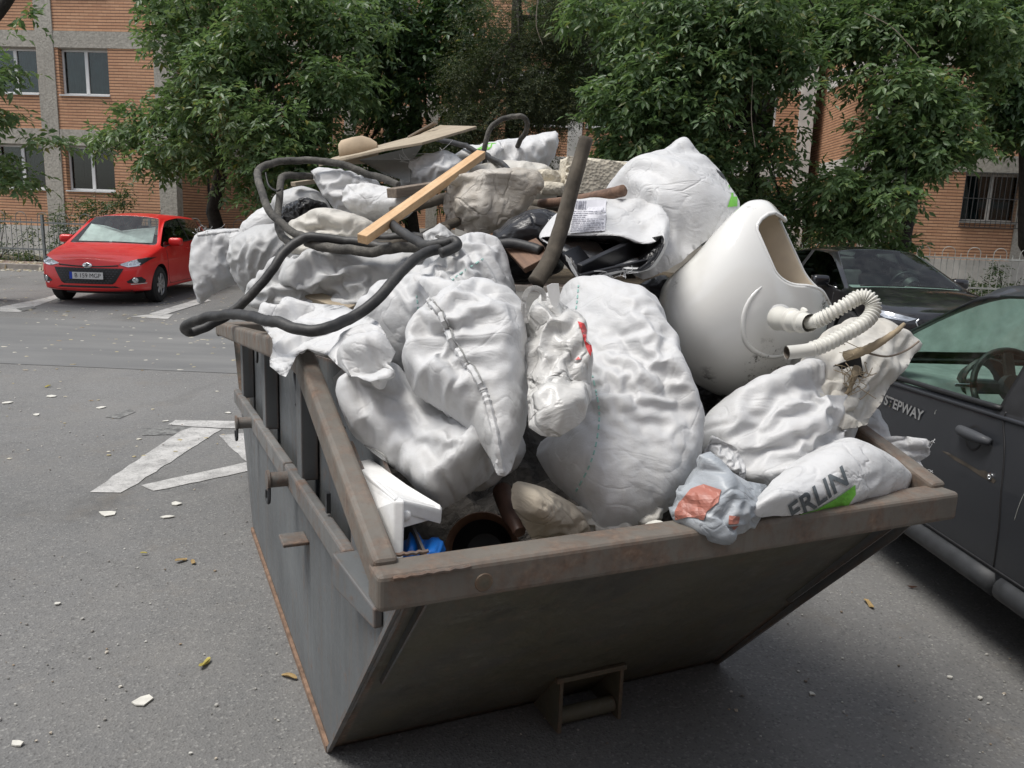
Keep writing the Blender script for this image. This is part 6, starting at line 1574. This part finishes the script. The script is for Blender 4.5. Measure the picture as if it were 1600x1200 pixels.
# left maple with the light foliage
tree('maple_tree', 'bushy light green maple hanging over the red car', G(-6.95, 20.3), [(332, 330, 20.2), (345, 270, 20.), (352, 200, 19.6), (380, 120, 19.3), (400, 30, 19.)],
     [(300, 40, 18.3, 1.0, 1.2, .9, 1.2), (370, 70, 17.6, 1.1, 1.2, 1.0, 1.4), (440, 60, 17.8, 1.2, 1.2, 1.1, 1.4), (500, 130, 17.8, 1.1, 1.1, .9, 1.3), (430, 160, 17.2, 1.2, 1.1, .9, 1.5), (350, 150, 17.6, .9, 1., .8, 1.1),
      (280, 150, 18.4, .8, .9, .6, .9), (225, 190, 18.8, .7, .7, .45, .6), (250, 235, 18.8, .7, .7, .45, .6), (310, 220, 18.2, .8, .9, .6, .8), (430, 235, 17.3, 1.1, 1., .7, 1.2), (490, 240, 17.5, .9, .9, .6, .9), (400, 280, 17.9, .9, .8, .5, .7), (550, 60, 18.4, .8, .9, .9, .8), (460, 0, 18, 1.5, 1.2, .9, 1.2), (330, -30, 18.5, 1.5, 1.2, .8, 1.0), (180, 215, 19.2, .5, .5, .25, .25), (245, 20, 19, .5, .6, .5, .4)],
     'leaf_maple', 4600, .17, leaf=.15, wide=.42)
# dark trees of the middle
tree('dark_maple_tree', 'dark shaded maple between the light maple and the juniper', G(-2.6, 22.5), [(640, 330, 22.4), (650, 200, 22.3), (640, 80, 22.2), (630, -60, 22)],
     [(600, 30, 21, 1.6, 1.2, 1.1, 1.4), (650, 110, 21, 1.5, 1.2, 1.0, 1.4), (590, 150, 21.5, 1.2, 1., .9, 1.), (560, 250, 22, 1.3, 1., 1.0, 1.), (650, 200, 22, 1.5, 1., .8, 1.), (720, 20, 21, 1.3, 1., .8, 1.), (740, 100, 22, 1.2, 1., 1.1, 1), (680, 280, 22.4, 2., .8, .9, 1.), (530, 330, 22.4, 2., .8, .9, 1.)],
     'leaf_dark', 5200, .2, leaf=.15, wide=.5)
tree('juniper_tree', 'drab olive juniper behind the looped cable', G(.2, 19.6), [(800, 300, 19.5), (800, 200, 19.5), (805, 80, 19.5), (810, -60, 19.5)],
     [(760, 200, 18.9, .95, .8, .9, 1.2), (840, 190, 18.9, 1.1, .8, .8, 1.2), (780, 120, 18.8, 1.1, .9, .8, 1.3), (860, 110, 18.8, .9, .9, .9, 1.1), (810, 40, 18.8, 1.2, .9, .9, 1.2), (720, 180, 19.2, .8, .8, .9, .9), (870, 30, 18.8, .9, .9, .7, .9), (800, 250, 19.2, 1.3, .8, .6, .9), (900, 60, 19.0, .7, .8, .8, .7)],
     'leaf_juniper', 11000, .2, leaf=.055, wide=.30, per=9, droop=.5, twig=.26, fill=.35)
# right maples
tree('maple_tree', 'green ash-leaved maple in the middle right above the tipped sack', G(5.15, 17.2), [(1160, 420, 17.1), (1170, 330, 17.), (1178, 260, 16.9), (1172, 180, 16.8), (1160, 80, 16.7), (1150, -40, 16.6)],
     [(1010, 40, 16.2, 1.0, 1., .8, 1.2), (1080, 90, 15.8, 1.0, 1., .8, 1.2), (1000, 130, 15.8, .9, 1., .6, 1.0), (960, 170, 16., .65, .7, .4, .6), (1060, 170, 15.7, .9, .9, .6, 1.0), (1130, 60, 15.6, .9, .9, .9, 1.1), (1190, 30, 15.4, .9, .9, .8, 1.0), (1225, 110, 15.4, .5, .7, .6, .7),
      (1010, 215, 16.2, .8, .8, .5, .8), (1090, 240, 16., .7, .7, .4, .7), (970, 255, 16.4, .6, .6, .35, .5), (1200, 230, 15.8, .6, .7, .5, .6), (1130, 290, 16.6, .7, .7, .4, .5), (1220, 310, 16.6, .7, .7, .5, .6), (1120, 0, 15.8, 1.2, 1., .7, 1.), (940, 20, 17, .8, .8, .6, .7), (1180, 370, 17, 1., .7, .4, .5)],
     'leaf_ash', 4000, .15, leaf=.15, wide=.40)
tree('maple_tree', 'spreading maple over the black car with a dark trunk', G(9.15, 18.6), [(1405, 400, 18.5), (1415, 350, 18.3), (1425, 300, 18.1), (1440, 220, 17.9), (1450, 120, 17.8), (1440, -20, 17.6)],
     [(1290, 40, 16.6, .8, 1., .6, .9), (1380, 60, 16.2, 1.0, 1., .8, 1.1), (1460, 60, 16.2, 1.0, 1., .9, 1.1), (1540, 60, 16.4, .9, 1., .7, 1.0), (1400, 150, 15.8, .9, .9, .6, 1.), (1480, 150, 15.8, .9, .9, .7, 1.), (1375, 215, 15.8, .5, .8, .45, .6), (1420, 230, 15.6, .8, .8, .5, .9), (1490, 225, 15.8, .6, .8, .4, .7),
      (1300, 285, 16., .6, .8, .4, .6), (1370, 300, 15.8, .7, .8, .45, .8), (1340, 345, 16., .6, .7, .3, .5), (1290, 340, 16.6, .7, .7, .5, .6), (1400, 375, 16.2, .35, .4, .2, .25), (1350, -10, 16.5, 1.5, 1., .7, 1.1), (1520, 0, 16.5, 1.3, 1., .7, 1.)],
     'leaf_maple', 4200, .2, leaf=.15, wide=.42)
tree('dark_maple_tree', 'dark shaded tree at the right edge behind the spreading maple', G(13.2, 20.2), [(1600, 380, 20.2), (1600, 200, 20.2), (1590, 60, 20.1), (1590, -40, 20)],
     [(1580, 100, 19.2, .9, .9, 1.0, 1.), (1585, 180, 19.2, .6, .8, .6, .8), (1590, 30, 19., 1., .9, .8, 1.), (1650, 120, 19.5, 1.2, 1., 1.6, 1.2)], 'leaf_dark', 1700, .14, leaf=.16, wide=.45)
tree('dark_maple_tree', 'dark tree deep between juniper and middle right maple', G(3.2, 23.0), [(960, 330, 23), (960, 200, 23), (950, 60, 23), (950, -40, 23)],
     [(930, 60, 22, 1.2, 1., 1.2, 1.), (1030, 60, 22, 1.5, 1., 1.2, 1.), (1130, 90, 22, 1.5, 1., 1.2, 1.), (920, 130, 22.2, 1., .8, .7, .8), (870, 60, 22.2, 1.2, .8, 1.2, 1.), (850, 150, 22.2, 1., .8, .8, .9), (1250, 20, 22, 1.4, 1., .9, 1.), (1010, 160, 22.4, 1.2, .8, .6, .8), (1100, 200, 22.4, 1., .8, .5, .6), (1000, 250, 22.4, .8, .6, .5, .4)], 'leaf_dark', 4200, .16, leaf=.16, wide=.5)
# near tree at the left edge
tree('street_tree', 'leaning dark street tree cut off by the left edge', G(-8.75, 13.6), [(-14, 418, 13.5), (-75, 330, 13.3), (-95, 200, 13.1), (-45, 80, 12.8), (18, -10, 12.6), (70, -120, 12.4)],
     [(-2, 110, 12.6, .25, .3, .2, .5), (2, 175, 12.8, .22, .3, .16, .3), (0, 255, 12.8, .25, .3, .25, .45), (28, 280, 12.8, .28, .3, .14, .35), (85, 215, 13, .4, .3, .07, .22), (38, 24, 12.6, .14, .2, .1, .10), (-110, 60, 12.6, .8, 1., 1.2, 1.2), (-130, 200, 12.8, .8, .8, .8, 1.0)],
     'leaf_maple', 420, .13, leaf=.13, wide=.42, limbs=False, twig=.28)
# shrubs behind the left fence and small plants on the right
def shrub(label, bx, by, spots, n, leaf=.07):
    base = Vector((bx, by, .08)); t = thing('garden_shrub', label, 'shrub', base, group='shrubs behind the fences')
    for q in spots:
        c = pt(*q[:3]); MB().tube(catmull([base, base.lerp(c, .5)+Vector((.06*noise.noise(c*5), 0, .1)), c+Vector((0, 0, q[5]))], 5), lambda s_: .014*(1-.7*s_), 6).build('stem', M['bark'], t, off=base, smooth=2)
    leaves('foliage', [((lambda c: (c.x, c.y, c.z))(pt(*q[:3])), q[3:6], 1.) for q in spots], 'leaf_shrub', t, n, leaf=leaf, wide=.5, per=6, droop=.35, twig=.22, fill=.1, off=base)
shrub('loose shrub growing through the fence left of the red car', -11.9, 21.6, [(95, 345, 21.4, .35, .3, .45), (120, 330, 21.4, .4, .3, .4), (90, 385, 21.4, .35, .3, .3), (115, 370, 21.4, .3, .3, .4)], 260)
shrub('taller shrub reaching up to the sill behind the red car', -11.0, 21.9, [(150, 320, 21.7, .4, .3, .35), (180, 315, 21.7, .35, .3, .3), (195, 300, 21.7, .2, .2, .3), (160, 335, 21.7, .5, .3, .3)], 230)
shrub('thin weeds behind the fence at the left edge', -13.6, 21.8, [(15, 385, 21.7, .5, .3, .25), (50, 370, 21.7, .35, .3, .3), (10, 350, 21.7, .3, .3, .3)], 120, .06)
shrub('small plant against the pale plinth on the right', 11.9, 20.1, [(1555, 440, 19.6, .35, .2, .2), (1530, 445, 19.6, .25, .2, .2), (1556, 420, 19.6, .12, .1, .15), (1590, 450, 19.6, .3, .2, .2)], 150, .06)
shrub('low dark shrub behind the pale fence beside the cabinet', 6.9, 20., [(1265, 395, 19.4, .5, .3, .3), (1290, 375, 19.4, .5, .3, .3)], 160, .08)
# hanging dry twigs on the right trees
for q, lb in ((((1170, 60, 15.2), (1176, 110, 15.1), (1174, 180, 15.), (1180, 230, 15.)), 'pale dry vine hanging in the middle right maple'), (((1350, 20, 15.2), (1390, 40, 15.1), (1420, 70, 15.), (1440, 95, 15.)), 'bare twig arching through the spreading maple'), (((840, 0, 18.), (838, 40, 17.9), (848, 70, 17.9)), 'dead grey twig hanging in the juniper')):
    tag(MB().tube(catmull([pt(*a) for a in q], 8), .008, 5).build('dry_vine', M['old_wood'], None, loc=pt(*q[-1])), lb, 'twig', 'dry twigs in the trees')

# low growth on the garden soil behind the fences
gl_ = []
for k in range(46):
    x = random.uniform(17.5, 27.); p_ = FO+FD*x-FN*random.uniform(.15, 1.9); gl_.append(((p_.x, p_.y, .22), (.35, .3, .22), 1.))
for k in range(30):
    x = random.uniform(-1.5, 7.); p_ = FO+FD*x-FN*random.uniform(.2, 1.9); gl_.append(((p_.x, p_.y, .14), (.3, .3, .12), .5))
o = leaves('ground_cover', gl_, 'leaf_shrub', None, 2300, leaf=.07, wide=.5, per=6, droop=.2, twig=.2, fill=.1)
tag(o, 'low green weeds on the soil behind the fences', 'weeds', kind='stuff')

# ------------------------------------------------------------------ small things on the ground
def chip(px, py, w_, h_, mat, name, label, cat, seed, thick=.008, group=None, leaf=False):
    c = gp(px, py); n = 6 if not leaf else 14; P = []
    for k in range(n):
        a = 2*math.pi*k/n
        r_ = 1+.75*noise.noise(Vector((math.cos(a)*1.7+seed*3.3, math.sin(a)*1.7, seed)))
        if leaf: r_ = .55+.45*abs(math.cos(a))
        P.append((math.cos(a)*w_*r_, math.sin(a)*h_*r_))
    rz = seed*1.3; V = []
    for z in (0., thick):
        for x, y in P:
            X = x*math.cos(rz)-y*math.sin(rz); Y = x*math.sin(rz)+y*math.cos(rz)
            V.append((X, Y, .004+z+(.012*abs(math.sin(x*40+seed)) if leaf else .004*noise.noise(Vector((x*30, y*30, seed))))))
    F = [tuple(range(n-1, -1, -1)), tuple(range(n, 2*n))]+[(i, (i+1) % n, n+(i+1) % n, n+i) for i in range(n)]
    o = link(name, new_mesh(name, V, F, M[mat]), None, c); return tag(o, label, cat, group)
flat('dead_leaf_yellow', (.36, .30, .07), .7, .3, 30); flat('dead_leaf_brown', (.33, .23, .10), .8, .3, 30)
for i, (x, y, w_, h_, lb) in enumerate(((222, 1097, .035, .024, 'white broken plaster wedge on the asphalt left of the skip'), (27, 1165, .02, .014, 'small white plaster piece in the bottom left corner'), (168, 804, .045, .04, 'white plaster flake nearest the painted line end'), (275, 788, .03, .024, 'white plaster flake of the pair below the painted line'), (262, 809, .035, .024, 'greyish plaster flake below the pair'),
        (10, 630, .05, .04, 'white scrap at the left edge by the road'), (80, 620, .05, .03, 'white oval scrap on the road at the left'), (157, 638, .04, .025, 'white scrap above the faded paint'), (57, 649, .03, .025, 'small white scrap left of the faded paint'), (90, 945, .012, .012, 'tiny white chip left of the skip'), (1268, 1086, .012, .009, 'grey pebble right of the skip'), (1483, 1060, .012, .009, 'white pebble under the grey car'), (1530, 1092, .012, .01, 'pale pebble below the white one'), (357, 646, .03, .02, 'white scrap beside the far end of the skip'), (258, 659, .03, .015, 'white scrap touching the faded paint'))):
    chip(x, y, w_, h_, 'plaster_chip', 'plaster_chip', lb, 'plaster chip', i+1, .005, 'plaster chips on the asphalt')
for i, (x, y, w_, h_, mt, lb) in enumerate(((320, 1040, .035, .016, 'dead_leaf_yellow', 'yellow green fallen leaf left of the skip'), (452, 1060, .035, .014, 'dead_leaf_brown', 'brown fallen leaf touching the skip bottom'), (283, 878, .03, .02, 'dead_leaf_brown', 'pale brown curled leaf on the asphalt'), (302, 881, .02, .014, 'dead_leaf_brown', 'torn leaf beside the pale brown one'), (225, 868, .016, .01, 'dead_leaf_yellow', 'small green leaf above the curled one'), (1357, 946, .045, .014, 'dead_leaf_brown', 'long dry leaf between the skip and the grey car'), (1425, 920, .022, .008, 'bottle_brown', 'reddish leaf by the shadow of the grey car'), (75, 605, .03, .02, 'dead_leaf_yellow', 'yellow leaf on the road at the left'), (350, 520, .05, .03, 'dead_leaf_yellow', 'yellow leaf by the cable loop'))):
    chip(x, y, w_, h_, mt, 'fallen_leaf', lb, 'leaf', i+3.5, .002, 'fallen leaves on the asphalt', True)
# crumbs of plaster and grit everywhere
def scatter(name, label, cat, spots, mat, kind='stuff'):
    V = []; F = []
    for x, y, s_, fl_ in spots:
        n = random.randint(4, 6); b = len(V); rz = random.random()*6.3
        for z in (0, 1):
            for k in range(n):
                a = rz+2*math.pi*k/n; r_ = s_*random.uniform(.55, 1.25)*(1 if z == 0 else .75); V.append((x+math.cos(a)*r_, y+math.sin(a)*r_*.8, .0035+z*s_*fl_))
        F += [tuple(b+n+k for k in range(n))]+[(b+k, b+(k+1) % n, b+n+(k+1) % n, b+n+k) for k in range(n)]
    return tag(link(name, new_mesh(name, V, F, M[mat])), label, cat, kind=kind)
random.seed(21); sp_ = []
for k in range(3600):
    Y = 1.6+random.random()**1.6*6.5; X = random.uniform(-.72, .72)*Y
    d_ = noise.noise(Vector((X*.8, Y*.8, 4)))
    if random.random() > .45+d_: continue
    sp_.append((X, Y, random.choice((.003, .003, .004, .005, .007))*random.uniform(.7, 1.3), .6))
scatter('ground_grit', 'loose grit and plaster crumbs over the asphalt', 'grit', sp_, 'crumbs')
sp_ = []
for k in range(300):
    q = gp(random.uniform(-30, 420), random.gauss(515, 32)) if k % 2 else gp(random.uniform(-30, 380), random.uniform(424, 500))
    sp_.append((q.x, q.y, random.uniform(.012, .038), .1))
for k in range(45):
    q = gp(random.uniform(-30, 420), random.uniform(560, 720)); sp_.append((q.x, q.y, random.uniform(.008, .025), .15))
scatter('scattered_scraps', 'scattered pale leaves and scraps on the far asphalt and road', 'scraps', sp_, 'leaf_litter')
sp_ = []
for k in range(1400):
    x = random.uniform(-2, 12); p_ = fl(-13.2+x, random.choice((random.gauss(-1.25, .22), random.uniform(-.9, 0), random.uniform(0, 1.6))))
    sp_.append((p_.x, p_.y, random.uniform(.025, .06), .2))
for i, (x, y, s_, f_) in enumerate(sp_): pass
o = scatter('leaf_litter', 'fallen leaves drifted along the kerb and under the fence', 'leaves', sp_, 'leaf_litter')

me_ = o.data
for v in me_.vertices:
    b_ = (Vector((v.co.x, v.co.y, 0))-FO).dot(-FN)
    v.co.z += 0 if b_ < -1.02 else (.13 if b_ < -.88 else (.122 if b_ < 0 else .2))
